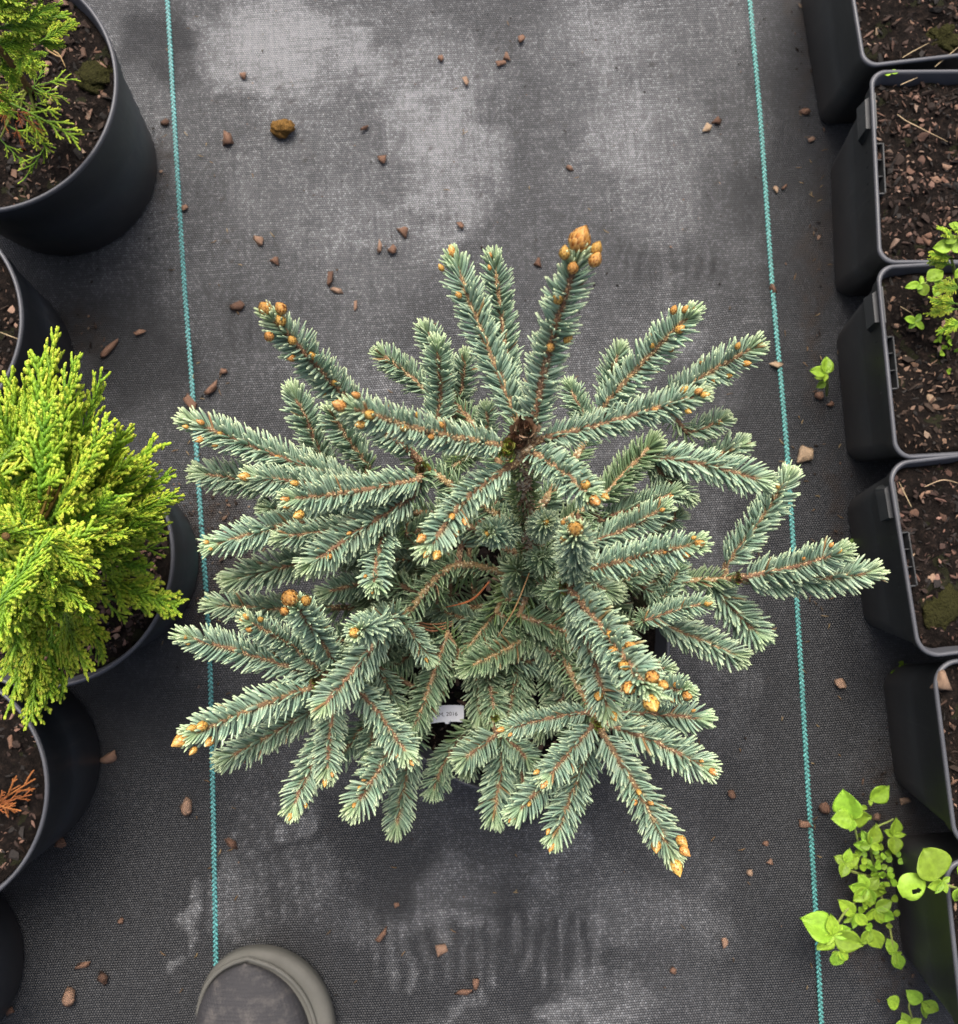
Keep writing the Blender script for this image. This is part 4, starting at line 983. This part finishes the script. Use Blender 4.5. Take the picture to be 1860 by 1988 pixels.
# thuja sprigs in the square pot with chickweed
th3 = thing('thuja_cutting', at(1855, 560, .12), 'small thuja cutting rising from the square pot with chickweed', 'thuja')
stem(th3, pts3([(1862, 575, .118), (1856, 540, .16), (1848, 505, .19)]), .0016, .001, (.1, .13, .03))
for (bx, by, bz, tx, ty, tz) in [(1850, 515, .185, 1803, 505, .185), (1850, 500, .19, 1806, 492, .195), (1855, 470, .2, 1823, 438, .205), (1862, 600, .15, 1800, 610, .15), (1862, 590, .16, 1805, 585, .165), (1866, 560, .16, 1815, 560, .168), (1870, 620, .14, 1822, 650, .14), (1880, 470, .2, 1850, 440, .21)]:
    spray(th3, at(bx, by, bz), at(tx, ty, tz), tr, SPR, .8)

# ------------------------------------------------------------ weeds
def leaf_mesh(seed, round_=False):
    r = np.random.default_rng(seed); n, m = 13, 9; V = []; C = []
    for i in range(n):
        t = (1 - math.cos(math.pi * i / (n - 1))) / 2
        w = (.40 * math.sin(math.pi * t ** (.9 if round_ else .80)) ** (.62 if round_ else .88) * (1 if t < .7 else 1)) if 0 < t < 1 else .012
        if not round_ and t > .7: w *= 1 - .2 * ((t - .7) / .3) ** 1.5
        for j in range(m):
            s = j / (m - 1) * 2 - 1
            z = .10 * s * s * w * 4 * .5 - .02 * math.cos(s * 3) - .22 * (t - .45) ** 2 + .02 * math.sin(t * 9 + s * 4 + seed) + (-.022 if abs(s) < .13 else 0) - .01 * math.cos(t * 22 - abs(s) * 6)
            V.append([t, s * w, z + .04]); vein = 1.25 if abs(s) < .13 else 1.0
            C.append(np.array([.24, .40, .034]) * vein * (.86 + .25 * abs(s)) * (1 + .1 * math.cos(t * 22 - abs(s) * 6)))
    F = [[i * m + j, (i + 1) * m + j, (i + 1) * m + j + 1, i * m + j + 1] for i in range(n - 1) for j in range(m - 1)]
    V = np.array(V); k = len(V); lo = V - np.array([0, 0, .012]); F2 = [[a + k for a in f][::-1] for f in F]
    rim = [j for j in range(m)] + [i * m + m - 1 for i in range(1, n)] + [(n - 1) * m + j for j in range(m - 2, -1, -1)] + [i * m for i in range(n - 2, 0, -1)]
    F3 = [[rim[q], rim[(q + 1) % len(rim)], rim[(q + 1) % len(rim)] + k, rim[q] + k] for q in range(len(rim))]
    return mesh('leaf', np.concatenate([V, lo]), np.array(F + F2 + F3), M['leaf'], np.concatenate([np.array(C)] * 2))
LEAF = [leaf_mesh(s) for s in range(4)]; RLEAF = [leaf_mesh(20 + s, True) for s in range(3)]
wr_ = np.random.default_rng(55)
def leaf(parent, bx, by, bz, tx, ty, tz, pool=None, wide=1.0):
    b, t = at(bx, by, bz), at(tx, ty, tz); X = unit(t - b); L = np.linalg.norm(t - b)
    Y = unit(np.cross([0, 0, 1.0], X)); Zv = np.cross(X, Y); ro = wr_.normal(0, .22); Y2 = Y * math.cos(ro) + Zv * math.sin(ro); Z2 = Zv * math.cos(ro) - Y * math.sin(ro)
    m = Matrix(((X[0], Y2[0], Z2[0], b[0]), (X[1], Y2[1], Z2[1], b[1]), (X[2], Y2[2], Z2[2], b[2]), (0, 0, 0, 1)))
    pool = pool or LEAF
    L *= .82; put('leaf', pool[int(wr_.integers(len(pool)))], parent, m @ Matrix.Diagonal((L, L * wide * 1.12, L, 1)))
def rosette(parent, x, y, z, leaves, pool=None):
    for (tx, ty, wd) in leaves: leaf(parent, x, y, z, tx, ty, z + wr_.uniform(-.004, .004), pool, wd)
GST = (.22, .27, .07)
weed = thing('chickweed_clump', at(1690, 1690, 0), 'pale green weed clump creeping out between fabric and square pots', 'weed')
for P in ([(1700, 1700, .005), (1668, 1640, .03), (1655, 1575, .05)], [(1700, 1700, .005), (1690, 1620, .025), (1735, 1590, .03)], [(1705, 1720, .005), (1650, 1760, .03), (1618, 1805, .055)], [(1705, 1720, .005), (1725, 1790, .02), (1740, 1870, .02)], [(1700, 1705, .005), (1650, 1690, .03), (1625, 1670, .035)]):
    stem(weed, pts3(P), .0012, .0008, GST)
rosette(weed, 1655, 1590, .052, [(1632, 1520, 1.05), (1668, 1548, .9), (1605, 1590, 1.0), (1698, 1585, 1.05), (1650, 1620, .8), (1660, 1565, .7)])
rosette(weed, 1690, 1553, .05, [(1735, 1520, 1.0), (1690, 1568, .7)])
rosette(weed, 1690, 1640, .04, [(1665, 1690 - 45, 1.0), (1650, 1640, .95), (1705, 1590, .95), (1715, 1650, .8), (1668, 1605, .7)])
rosette(weed, 1735, 1622, .035, [(1742, 1580, .9), (1738, 1668, .95), (1712, 1610, .8), (1765, 1620, .5)])
rosette(weed, 1642, 1675, .036, [(1614, 1660, .9), (1632, 1710, .9), (1675, 1660, .9), (1652, 1640, .7), (1660, 1690, .7)])
rosette(weed, 1685, 1725, .03, [(1662, 1690, .8), (1640, 1720, .9), (1712, 1700, .9), (1700, 1760, .9), (1650, 1755, .9), (1730, 1735, .8), (1690, 1770, .8), (1668, 1750, .7)])
rosette(weed, 1700, 1765, .028, [(1740, 1745, .8), (1745, 1790, .8), (1670, 1790, .9), (1715, 1800, .8), (1728, 1770, .8)])
rosette(weed, 1660, 1775, .032, [(1620, 1740, .7), (1632, 1795, .6), (1690, 1800, .8), (1655, 1810, .9)])
rosette(weed, 1618, 1815, .06, [(1540, 1775, .95), (1612, 1765, .7), (1690, 1840, .9), (1660, 1800, .8), (1578, 1850, .9), (1610, 1800, .7), (1640, 1790, .75), (1600, 1840, .6)])
rosette(weed, 1628, 1848, .062, [(1618, 1880, 1.1), (1650, 1865, .8), (1612, 1855, .8)], RLEAF)
rosette(weed, 1690, 1805, .03, [(1715, 1850, .9), (1670, 1840, .8)])
rosette(weed, 1738, 1850, .022, [(1718, 1815, .9), (1722, 1850, .8), (1752, 1890, .8), (1755, 1850, .7), (1740, 1880, .7)])
for k in range(70):
    x, y = 1700 + wr_.normal(0, 24), 1690 + wr_.normal(0, 52); a = wr_.uniform(0, 6.28); leaf(weed, x, y, .022 + wr_.uniform(0, .012), x + math.cos(a) * 17, y + math.sin(a) * 17, .026, RLEAF, .9)
w2 = thing('weed_shoot', at(1762, 1985, 0), 'few pale weed leaves low at the foot of the smooth pot', 'weed')
stem(w2, pts3([(1775, 1990, .004), (1765, 1950, .02), (1785, 1935, .025)]), .001, .0007, GST)
rosette(w2, 1790, 1945, .026, [(1752, 1918, 1.0), (1830, 1965, .8), (1800, 1985, .7), (1770, 1920, .8)]); rosette(w2, 1745, 1950, .02, [(1718, 1938, 1.1)], RLEAF); rosette(w2, 1765, 1990, .02, [(1748, 1960, .9), (1728, 2000, .8), (1795, 1975, .9), (1770, 2020, .8)])
w3 = thing('weed_sprig', at(1858, 1745, .12), 'weed sprig with two broad leaves, one eaten through, over the smooth pot rim', 'weed')
stem(w3, pts3([(1885, 1735, .12), (1850, 1722, .155), (1815, 1712, .165)]), .0012, .0009, GST)
rosette(w3, 1822, 1706, .168, [(1788, 1634, 1.35)], RLEAF)
leaf(w3, 1862, 1700, .16, 1895, 1660, .165)
rosette(w3, 1830, 1712, .166, [(1794, 1725, .8), (1848, 1700, .8), (1840, 1740, .7), (1812, 1740, .6)]); rosette(w3, 1865, 1725, .16, [(1850, 1755, .9), (1895, 1725, .9), (1885, 1770, .9)])
# the eaten leaf: a rounded blade with a ragged hole through it
def eaten_leaf(parent):
    b, t = at(1800, 1722, .166), at(1747, 1722, .166); c = (b + t) / 2; Rr = np.linalg.norm(t - b) / 2; n = 44; V = []; Cc = []
    for k in range(n):
        a = k * 6.283 / n; e = np.array([math.cos(a), math.sin(a), 0])
        ro = Rr * (1 + .05 * math.sin(3 * a)) * (1.12 if abs(a - 3.6) < .5 else 1); ri = Rr * (.26 + .10 * math.sin(2 * a + 1) + .03 * math.sin(7 * a))
        for q in range(4):
            f = q / 3; o = np.array([.22, -.3, 0]) * Rr
            V.append(c + e * (ri + (ro - ri) * f) + o * (1 - f) + np.array([0, 0, .0018 * math.sin(f * 3) - .002 * f])); Cc.append(np.array([.23, .38, .034]) * (1.15 if q == 0 else .92 + .06 * q))
    F = [[k * 4 + q, k * 4 + q + 1, ((k + 1) % n) * 4 + q + 1, ((k + 1) % n) * 4 + q] for k in range(n) for q in range(3)]
    V = np.array(V); K = len(V); V = np.concatenate([V, V - np.array([0, 0, .0005])]); F += [[i + K for i in f][::-1] for f in F]
    put('leaf', mesh('leaf', V, np.array(F), M['leaf'], np.array(Cc * 2)), parent)
eaten_leaf(w3)
w4 = thing('weed_seedling', at(1603, 768, 0), 'small weed seedling growing between fabric and square pot', 'weed')
stem(w4, pts3([(1605, 768, .002), (1606, 745, .03), (1604, 722, .05)]), .0013, .0009, (.2, .26, .07))
rosette(w4, 1603, 725, .05, [(1606, 684, .9), (1564, 718, .75), (1600, 745, .85), (1622, 705, .5), (1590, 705, .5)]); leaf(w4, 1604, 742, .03, 1580, 755, .025, None, .8); leaf(w4, 1600, 735, .035, 1577, 732, .03, None, .6)
w5 = thing('potted_chickweed', at(1840, 560, .12), 'pale chickweed with round leaves growing among the thuja sprigs', 'weed')
stem(w5, pts3([(1870, 560, .12), (1830, 545, .14), (1790, 550, .145)]), .001, .0007, GST)
rosette(w5, 1787, 552, .146, [(1751, 560, .6), (1800, 578, 1.1), (1790, 532, .8), (1780, 565, .8)], RLEAF); rosette(w5, 1800, 545, .146, [(1838, 522, .8)]); rosette(w5, 1822, 555, .145, [(1815, 535, .9), (1835, 570, .8), (1812, 580, .8), (1850, 555, .9)], RLEAF)
leaf(w5, 1850, 478, .2, 1802, 482, .195, None, .9); leaf(w5, 1870, 490, .2, 1845, 455, .2, None, 1.0); leaf(w5, 1858, 460, .205, 1830, 475, .2, None, 1.0); leaf(w5, 1870, 520, .19, 1850, 545, .185, None, .9); leaf(w5, 1820, 610, .14, 1805, 595, .14, None, .9); leaf(w5, 1862, 445, .2, 1838, 432, .2)
w6 = thing('potted_seedling', at(1776, 628, .12), 'four-leaved seedling standing alone on the bark near the chickweed', 'weed')
stem(w6, pts3([(1778, 630, .117), (1777, 625, .132)]), .0008, .0006, GST)
rosette(w6, 1777, 625, .132, [(1752, 616, .7), (1790, 606, .8), (1762, 640, .75), (1797, 642, .7)], RLEAF)
w7 = thing('seed_leaves', at(1730, 142, .12), 'pair of tiny round seed leaves in a bare pot corner', 'weed')
stem(w7, pts3([(1730, 146, .118), (1730, 142, .128)]), .0005, .0004, GST); rosette(w7, 1730, 142, .129, [(1714, 145, 1.0), (1746, 138, 1.0)], RLEAF)
w8 = thing('grass_blade', at(1640, 1070, 0), 'single green grass blade lying at the foot of a pot', 'grass')
A = Acc(); P = spline(pts3([(1636, 1066, .004), (1660, 1050, .008), (1690, 1030, .004)]), 12); V, F3, F4 = tube(P, np.array([.001, .0022, .0026, .0028, .0028, .0028, .0028, .0026, .0024, .002, .0014, .0006]), 6); V[:, 2] = .003 + (V[:, 2] - .003) * .35; A.add(V, F3, F4, (.16, .27, .05)); put('blade', A.mesh('blade', M['leaf']), w8)
w9 = thing('moss_tuft', at(1820, 690, .12), 'blue-green mossy tuft on the soil below the chickweed', 'moss')
for k in range(16):
    x, y = 1840 + wr_.normal(0, 14), 668 + wr_.normal(0, 16); a = wr_.uniform(0, 6.28); leaf(w9, x, y, .12, x + math.cos(a) * 10, y + math.sin(a) * 10, .125, RLEAF, .9)
w10 = thing('weed_tuft', at(1745, 1300, 0), 'tiny dark weed tuft in the gap behind the worn rim pot', 'weed')
for k in range(7):
    x, y = 1748 + wr_.normal(0, 8), 1298 + wr_.normal(0, 5); a = wr_.uniform(0, 6.28); leaf(w10, x, y, .01, x + math.cos(a) * 13, y + math.sin(a) * 13, .016, None, .8)

# ------------------------------------------------------------ small things on soil
def lump(name, px, py, z, rx, ry, rz_, mat, label, cat, seed, amp=.12):
    bm = bmesh.new(); bmesh.ops.create_icosphere(bm, subdivisions=4, radius=1)
    c = at(px, py, z)
    for v in bm.verts:
        p = np.array(v.co[:]); n = float(fbm(np.array(p[0] * 1.6 + seed + p[2]), np.array(p[1] * 1.6 + p[2] * .7), 4)) - .5; k = 1 + amp * 2.2 * n + amp * .5 * (float(vnoise(np.array(p[0] * 11 + 40 + p[2] * 5), np.array(p[1] * 11 + 40))) - .5)
        v.co = Vector((c[0] + p[0] * rx * k, c[1] + p[1] * ry * k, c[2] + p[2] * rz_ * k))
    me = bpy.data.meshes.new(name); bm.to_mesh(me); bm.free(); me.polygons.foreach_set('use_smooth', np.ones(len(me.polygons), bool)); me.materials.append(mat)
    o = put(name, me); return prop(o, label, cat)
lump('ochre_pellet', 547, 249, .006, .0105, .0078, .0075, M['ochre'], 'rough ochre yellow pellet lying on the dusty fabric', 'pellet', 3, .38)
lump('moss_lump', 186, 145, .134, .0150, .0140, .0065, M['moss'], 'dark mossy lump on the soil near the pot rim', 'moss', 7, .5)
lump('moss_lump', 1830, 75, .118, .014, .012, .007, M['moss'], 'dark mossy clod on bare soil at the end of the square pots', 'moss', 12, .5)
lump('moss_lump', 1832, 1180, .118, .016, .018, .006, M['moss'], 'flat dark moss patch in the worn grey rim pot', 'moss', 15, .5)
ST_ = [([(155, 145 + 117, .139), (230, 300, .14)], 0), ([(247, 252, .141), (330, 305, .143), (365, 372, .14)], 0), ([(250, 262, .14), (325, 316, .142), (342, 330, .14)], 0), ([(165, 417, .139), (242, 343, .142)], 1), ([(247, 420, .139), (258, 342, .141)], 2)]
straws = [([(248, 262), (300, 283), (332, 309), (362, 372)], 0), ([(252, 270), (310, 305), (336, 315)], 0), ([(162, 416), (205, 378), (241, 345)], 1), ([(248, 410), (253, 375), (258, 345)], 0), ([(303, 487), (325, 472)], 1)]
for pl, c in straws:
    s = .352 * 1.0
    strand('dry_straw', [(x * s, y * s, .143) for x, y in pl], .0006, [(.33, .22, .1), (.55, .45, .3)][c], ['long bent tan straw near the moss lump and pot rim', 'thin tan straw beside the long bent straw', 'pale slanting straw by the thuja sprig tips', 'short upright tan straw on the mossy pot soil', 'tiny pale straw at the rim of the mossy pot'][[q for q, _ in straws].index(pl)], 'straw')
for (pl, z, lb) in [([(1815, 135 - 5), (1862, 90)], .126, 0), ([(1752, 112), (1772, 100), (1804, 87 - 4)], .127, 1), ([(1722, 100), (1690, 60)], .126, 9), ([(1742, 222), (1760, 235), (1790, 250), (1840, 275)], .126, 2), ([(1700, 240), (1720, 252)], .126, 9), ([(1748, 165), (1782, 150)], .126, 3), ([(1826, 1385), (1848, 1370)], .12, 9),
                    ([(1795, 945), (1830, 932), (1862, 938)], .125, 4), ([(1770, 985), (1745, 935)], .124, 5), ([(1790, 960), (1773, 985)], .124, 9), ([(1795, 600), (1818, 615)], .126, 9), ([(1748, 595), (1770, 608)], .127, 6), ([(0, 645), (40, 660)], .13, 7)]:
    if lb == 9: continue
    strand('dry_straw', [(x, y, z) for x, y in pl], .00045, (.36, .27, .16), ['dry pale stalk at the edge of the seedling-free pot', 'short pale straw on the bare end pot soil', 'long thin bent straw below the two seed leaves', 'short dry straw beside the two seed leaves', 'curved tan straw in the worn rim pot', 'thin straight straw in the worn rim pot', 'white straw touching the four-leaved seedling', 'curved tan straw on the bark soil of a round pot'][lb], 'straw')

# ------------------------------------------------------------ bark chips and crumbs lying on the fabric
gr = np.random.default_rng(31)
G1, L1 = 'bark chips scattered on the fabric', 'small brown bark chip lying loose on the open fabric'
chips = [(473, 147, 8, 8, 0, 'small dark chip between the ochre pellet and the bright dust patch'), (440, 272, 13, 17, .2, 'pinkish bark chip beside the ochre pellet'), (322, 240, 12, 8, .5, 'bark chip touching the turquoise thread beside the mossy pot'), (355, 406, 9, 8, 0, 'small chip on the edge of the thread near the mossy pot foot'), (495, 470, 11, 15, .3, 'tan angular chip near the flat reddish flake'), (537, 508, 12, 9, -.3, 'smooth tan chip between the angular chip and the spruce'),
 (735, 478, 10, 13, .6, 'brown chip in the close pair beyond the spruce'), (762, 486, 11, 12, 0, 'brown chip in the close pair beyond the spruce'), (786, 452, 15, 11, -.6, 'wedge-shaped chip just beyond the close pair of brown chips'), (895, 441, 9, 9, 0, 'lone small chip beyond the twin spruce shoots'), (905, 162, 8, 12, 0, 'upright brown chip on the long pale dust patch'), (856, 115, 8, 8, 0, 'tiny faded chip at the edge of the long pale dust patch'), (1007, 79, 10, 10, 0, 'orange-brown chip close to the pale chip pair'), (985, 111, 8, 10, .2, 'tan chip touching the pale straw-coloured chip'), (972, 124, 12, 7, .1, 'pale straw-coloured chip in the pair on the bright dust'),
 (743, 309, 10, 10, 0, 'dark brown round crumb on the dusty fabric edge'), (708, 248, 9, 8, 0, 'small chip between the ochre pellet and the dark round crumb'), (640, 546, 9, 20, -.3, 'curved red-brown bark piece, longer half of an L shape'), (658, 563, 15, 7, -.1, 'short red-brown bark piece, foot of an L shape'), (463, 597, 19, 11, .35, 'flat reddish bark flake near the spruce bud tip'),
 (1390, 236, 11, 9, -.3, 'dark bark chip in the touching pair near the thread'), (1372, 250, 8, 14, -.6, 'pointed bark sliver in the touching pair near the thread'), (1109, 325, 9, 7, 0, 'small reddish chip beyond the big leader bud of the spruce'), (1046, 511, 9, 11, 0, 'brown chip beside the leader shoot of the spruce'), (1555, 216, 14, 9, -.2, 'pale bark chip at the foot of the bare end pot'), (1575, 272, 9, 6, 0, 'thin bark sliver against the pot foot'),
 (1504, 371, 6, 10, .4, 'small chip in the pair between thread and square pots'), (1522, 362, 6, 7, 0, 'small chip in the pair between thread and square pots'), (1508, 711, 15, 9, .2, 'flat brown chip lying across the turquoise thread'), (1504, 558, 9, 12, 0, 'reddish chip half covering the turquoise thread'), (1630, 1326, 13, 11, 0, 'round brown chip between thread and coarse bark pot'), (1600, 1570, 14, 14, .3, 'angular bark chip beside the weed clump'), (1562, 1600, 15, 9, -.4, 'bark chip lying on the thread above the weed clump'),
 (1420, 1541, 9, 9, 0, 'lone chip between a budded spruce tip and the thread'), (1486, 1638, 8, 6, 0, 'small chip in the loose trio across the thread from the weeds'), (1496, 1673, 8, 7, 0, 'small chip in the loose trio across the thread from the weeds'), (1455, 1695, 8, 8, 0, 'small chip in the loose trio across the thread from the weeds'), (1402, 1831, 8, 11, 0, 'rust orange crumb on the dark fabric'), (1302, 1885, 8, 10, .2, 'small chip past the longest budded spruce shoot'), (740, 1811, 14, 13, .2, 'broad brown chip lying closest to the shoe'), (857, 1843, 13, 13, 0, 'reddish chip between the broad chip and the L-shaped bark'), (898, 1925, 20, 7, .1, 'long brown bark piece, bar of an L shape past the spruce'), (924, 1908, 7, 13, -.2, 'short brown bark piece, stem of an L shape past the spruce'),
 (455, 1637, 17, 9, -.4, 'brown chip beside the faded tread marks'), (363, 1566, 14, 22, .1, 'dark damp bark lump on the black fabric'), (235, 1787, 7, 7, 0, 'tiny tan chip alone on the darkest fabric'), (150, 1880, 21, 9, .45, 'long slanting bark sliver before the empty corner'), (192, 1900, 14, 18, .1, 'thick reddish bark chip paired with the slanting sliver'), (135, 1934, 16, 20, .3, 'pale crumbled bark piece below the slanting sliver'), (20, 1962, 9, 9, 0, 'small chip at the foot of the mostly hidden round pot'),
 (213, 1470, 21, 11, .5, 'pale bark chip leaning at the foot of the dead-frond pot'), (120, 1636, 12, 10, .3, 'bark chip against the foot of the dead-frond pot'), (272, 646, 15, 6, .15, 'thin reddish bark sliver near the bare round pot'), (212, 678, 9, 30, -.7, 'long olive brown stick near the bare round pot'), (410, 752, 17, 14, .3, 'dark damp bark lump beside the turquoise thread'), (432, 722, 10, 7, .2, 'small tan chip touching the dark damp lump by the thread'), (372, 785, 10, 24, .6, 'red-brown bark stick on the thread above a spruce tip'),
 (1265, 1035, 9, 13, .2, 'chip glimpsed on the fabric under the spruce side shoots'), (1560, 885, 17, 22, -.4, 'dark brown bark lump right of the turquoise thread'), (1668, 1005, 15, 13, 0, 'bark crumb in the gap between two square pots'), (1590, 770, 12, 10, 0, 'bark crumb at the stem of the lone seedling'), (1612, 785, 9, 7, .2, 'small bark crumb below the lone seedling'), (770, 1757, 6, 6, 0, 'tiny pale grit near the spruce pot'), (690, 597, 5, 13, -.2, 'pale curled seed husk on the fabric'), (1765, 1325, 22, 26, .3, 'large pinkish bark chip on the rim of the coarse bark pot'),
 (1700, 1585, 9, 9, 0, 'bark crumb among the weed stems'), (1755, 1555, 12, 8, 0, 'bark crumb behind the weed clump'), (415, 1270, 14, 11, .2, 'red bark chip beside the thread beneath the spruce'), (610, 845, 7, 9, 0, 'small chip seen through a gap behind dark spruce shoots')]
for (x, y, rx, ry, rz, lb) in chips:
    z = .112 if 'on the rim' in (lb or '') else 0.0
    if z: x, y, z = 1828, 1322, .124
    k = int(gr.integers(len(CHIP))); s = 1 / (FPX / (H - z)); sc_ = TPL[k][0]; ex, ey = np.ptp(sc_[:, 0]) / 2, np.ptp(sc_[:, 1]) / 2
    p = at(x, y, z); hz = min(rx, ry) * .55 * s
    mw = Matrix.Translation(Vector((p[0], p[1], p[2] + hz * .75))) @ Matrix.Rotation(rz, 4, 'Z') @ Matrix.Rotation(gr.normal() * .12, 4, 'X') @ Matrix.Diagonal((rx * .9 * s / ex, ry * .9 * s / ey, hz / np.ptp(sc_[:, 2]) * 2, 1))
    o = put('bark_chip', CHIP[k], None, mw); prop(o, lb or L1, 'bark chip', G1)
# dark crumbs and spilled mulch: uncountable
pp, ss = [], []
for (cx, cy, sx, sy, n) in [(410, 1000, 55, 40, 150), (415, 1095, 38, 70, 120), (308, 330, 14, 50, 40), (1560, 80, 12, 110, 30), (1590, 560, 10, 180, 50), (165, 650, 30, 60, 40), (1720, 1600, 40, 110, 60), (1690, 1780, 45, 90, 50), (1755, 1900, 30, 70, 40), (1625, 1000, 10, 90, 25), (395, 1190, 20, 70, 50)]:
    for _ in range(n): pp.append(at(cx + gr.normal(0, sx), cy + gr.normal(0, sy), .0)); ss.append(float(np.clip(gr.lognormal(-6.5, .5), .0006, .0045)))
for _ in range(520): pp.append(at(gr.uniform(370, 1560), gr.uniform(0, 1980) if gr.random() < .35 else gr.uniform(0, 560), .0)); ss.append(float(np.clip(gr.lognormal(-6.95, .45), .0005, .0026)))
mu = scatter_litter('spilled_mulch', pp, ss, None, gr); prop(mu, 'fine dark bark crumbs spilled over the fabric between the pots', 'mulch')

A = Acc(); r2 = np.random.default_rng(71)
for _ in range(260):
    x, y = (r2.normal(930, 420), r2.normal(1150, 480)) if r2.random() < .6 else (r2.choice([330, 420, 1570, 1600]) + r2.normal(0, 30), r2.uniform(0, 1980))
    if not (300 < x < 1640 and 0 < y < 1985): continue
    p = at(x, y, .0008); a = r2.uniform(0, 6.28); L = r2.uniform(.003, .007); d = np.array([math.cos(a), math.sin(a), 0])
    V, F3, F4 = tube(np.array([p, p + d * L * .5 + np.array([-d[1], d[0], 0]) * L * .06, p + d * L]), [.0003, .00042, .0002], 4); A.add(V, F3, F4, np.array([(.2, .11, .05), (.12, .07, .035), (.3, .2, .1)][int(r2.integers(3))]) * .8)
o = put('fallen_needles', A.mesh('fallen_needles', M['straw'])); prop(o, 'fine fallen brown spruce needles strewn over the fabric', 'needles', None, 'stuff')

# ------------------------------------------------------------ the photographer's shoe
def make_shoe():
    toe = at(503, 1836, .02); root = thing('shoe', (toe[0], toe[1] - .14, 0), 'worn dark grey mesh shoe with pale rubber sole standing on the fabric', 'shoe')
    Ls = .285; n = 48; m = 25
    hw = lambda s: .0585 * (1 - (1 - min(s / .26, 1)) ** 2.3) ** .5 * (1 - .16 * max(0, (s - .33)) / .4 if s < .73 else .865) * (1 if s < .86 else (1 - ((s - .86) / .145) ** 2.4) ** .5)
    cx = lambda s: toe[0] + .004 * math.sin(s * 3) + (.012 * (s / .3) if s < .3 else .012) * .5
    ys = [(1 - math.cos(math.pi * i / (n - 1))) / 2 for i in range(n)]
    def outline(off):
        of = max(off, 0); k_ = lambda s: max(0, 1 - off / .0585) * hw(s)
        Lh = [(cx(s) - max(k_(s), .0004), toe[1] - of - s * (Ls - 2 * of)) for s in ys]; Rh = [(cx(s) + max(k_(s), .0004), toe[1] - of - s * (Ls - 2 * of)) for s in ys]
        return np.array(Lh + Rh[::-1])
    lift = lambda P: np.array([.010 * max(0, 1 - (toe[1] - y) / .07) ** 2 for y in P[:, 1]])
    rings = []
    for off, z in ((.006, .0), (.0015, .003), (0, .008), (-.0012, .016), (-.0005, .022), (.0020, .0262), (.006, .0275), (.011, .027), (.018, .0268), (.026, .0265)):
        P = outline(off); zz = z + lift(P) * (1 - z / .05); rings.append(np.concatenate([P, zz[:, None]], 1))
    k = len(rings[0]); V = np.concatenate(rings + [np.array([[toe[0], toe[1] - .14, 0.0]])])
    i = np.arange(len(rings) - 1)[:, None] * k; j = np.arange(k)[None]; j2 = (j + 1) % k
    F4 = np.stack([i + j, i + j2, i + k + j2, i + k + j], -1).reshape(-1, 4)[:, ::-1]; b = len(V) - 1
    F3 = np.stack([np.full(k, b), np.arange(k), (np.arange(k) + 1) % k], -1)
    put('sole', mesh('sole', V, [F4, F3], M['sole']), root)
    hgt = lambda s: .026 + (.034 * math.sin(min(s / .36, 1) * math.pi / 2) ** .8 + (.03 * max(0, (s - .3) / .35) if s < .65 else .03) + (.02 * max(0, (s - .65) / .35)))
    V = []
    for s in ys:
        w = max(hw(s) - .0095, .0008); h = hgt(s)
        for q in range(m):
            a = math.pi * q / (m - 1); ca, sa = math.cos(a), math.sin(a)
            x = cx(s) - .0085 - math.copysign(abs(ca) ** .72, ca) * w + .0; z = .024 + (h - .024) * sa ** .78 + .008 * max(0, 1 - s * Ls / .07) ** 2
            y = toe[1] - .009 - s * (Ls - .018)
            crease = .0016 * math.sin(s * 70) * math.exp(-((s - .36) / .07) ** 2) * sa
            V.append([x, y, z + crease])
    F = [[i * m + q, i * m + q + 1, (i + 1) * m + q + 1, (i + 1) * m + q] for i in range(n - 1) for q in range(m - 1)]
    up = put('upper', mesh('upper', np.array(V), np.array(F), M['shoe']), root)
    # rubber toe guard: a welt that wraps the toe, its cut end showing on the inner side
    A = Acc(); W = np.array([[cx(s) + sg * max(hw(s) - .0075, .001) - .006, toe[1] - .0045 - s * (Ls - .01), .0285 + .008 * max(0, 1 - s * Ls / .07) ** 2] for sg, rngs in ((-1, ys[:14][::-1]), (1, ys[1:30])) for s in rngs])
    Vt, F3, F4 = tube(spline(W[::3], 60), .0020, 8); A.add(Vt, F3, F4); put('toe_guard', A.mesh('toe_guard', M['sole']), root)
    for q in range(5):
        y = toe[1] - .115 - q * .02; hh = hgt((.115 + q * .02) / Ls); A = Acc()
        P = spline([[cx(.5) - .026, y, hh - .004], [cx(.5) - .005, y + .003, hh + .004], [cx(.5) + .018, y, hh - .004]], 14); Vt, F3, F4 = tube(P, .0026, 6); A.add(Vt, F3, F4, (.05, .05, .055)); put('lace', A.mesh('lace', M['straw']), root)
    P = np.array([[cx(.8) - .004, toe[1] - .225, .085], [cx(.8) - .004, toe[1] - .235, .13], [cx(.8) - .002, toe[1] - .25, .25], [cx(.8), toe[1] - .265, .46]]); Q = spline(P, 24)
    A = Acc(); Vt, F3, F4 = tube(Q, np.linspace(.05, .066, 24) * (1 + .04 * np.sin(np.arange(24) * 1.7)), 28); A.add(Vt, F3, F4); put('trouser_leg', A.mesh('trouser_leg', M['denim']), root)
make_shoe()
print('OBJ', len(bpy.data.objects), 'TRIS', sum(len(m.polygons) for m in bpy.data.meshes))
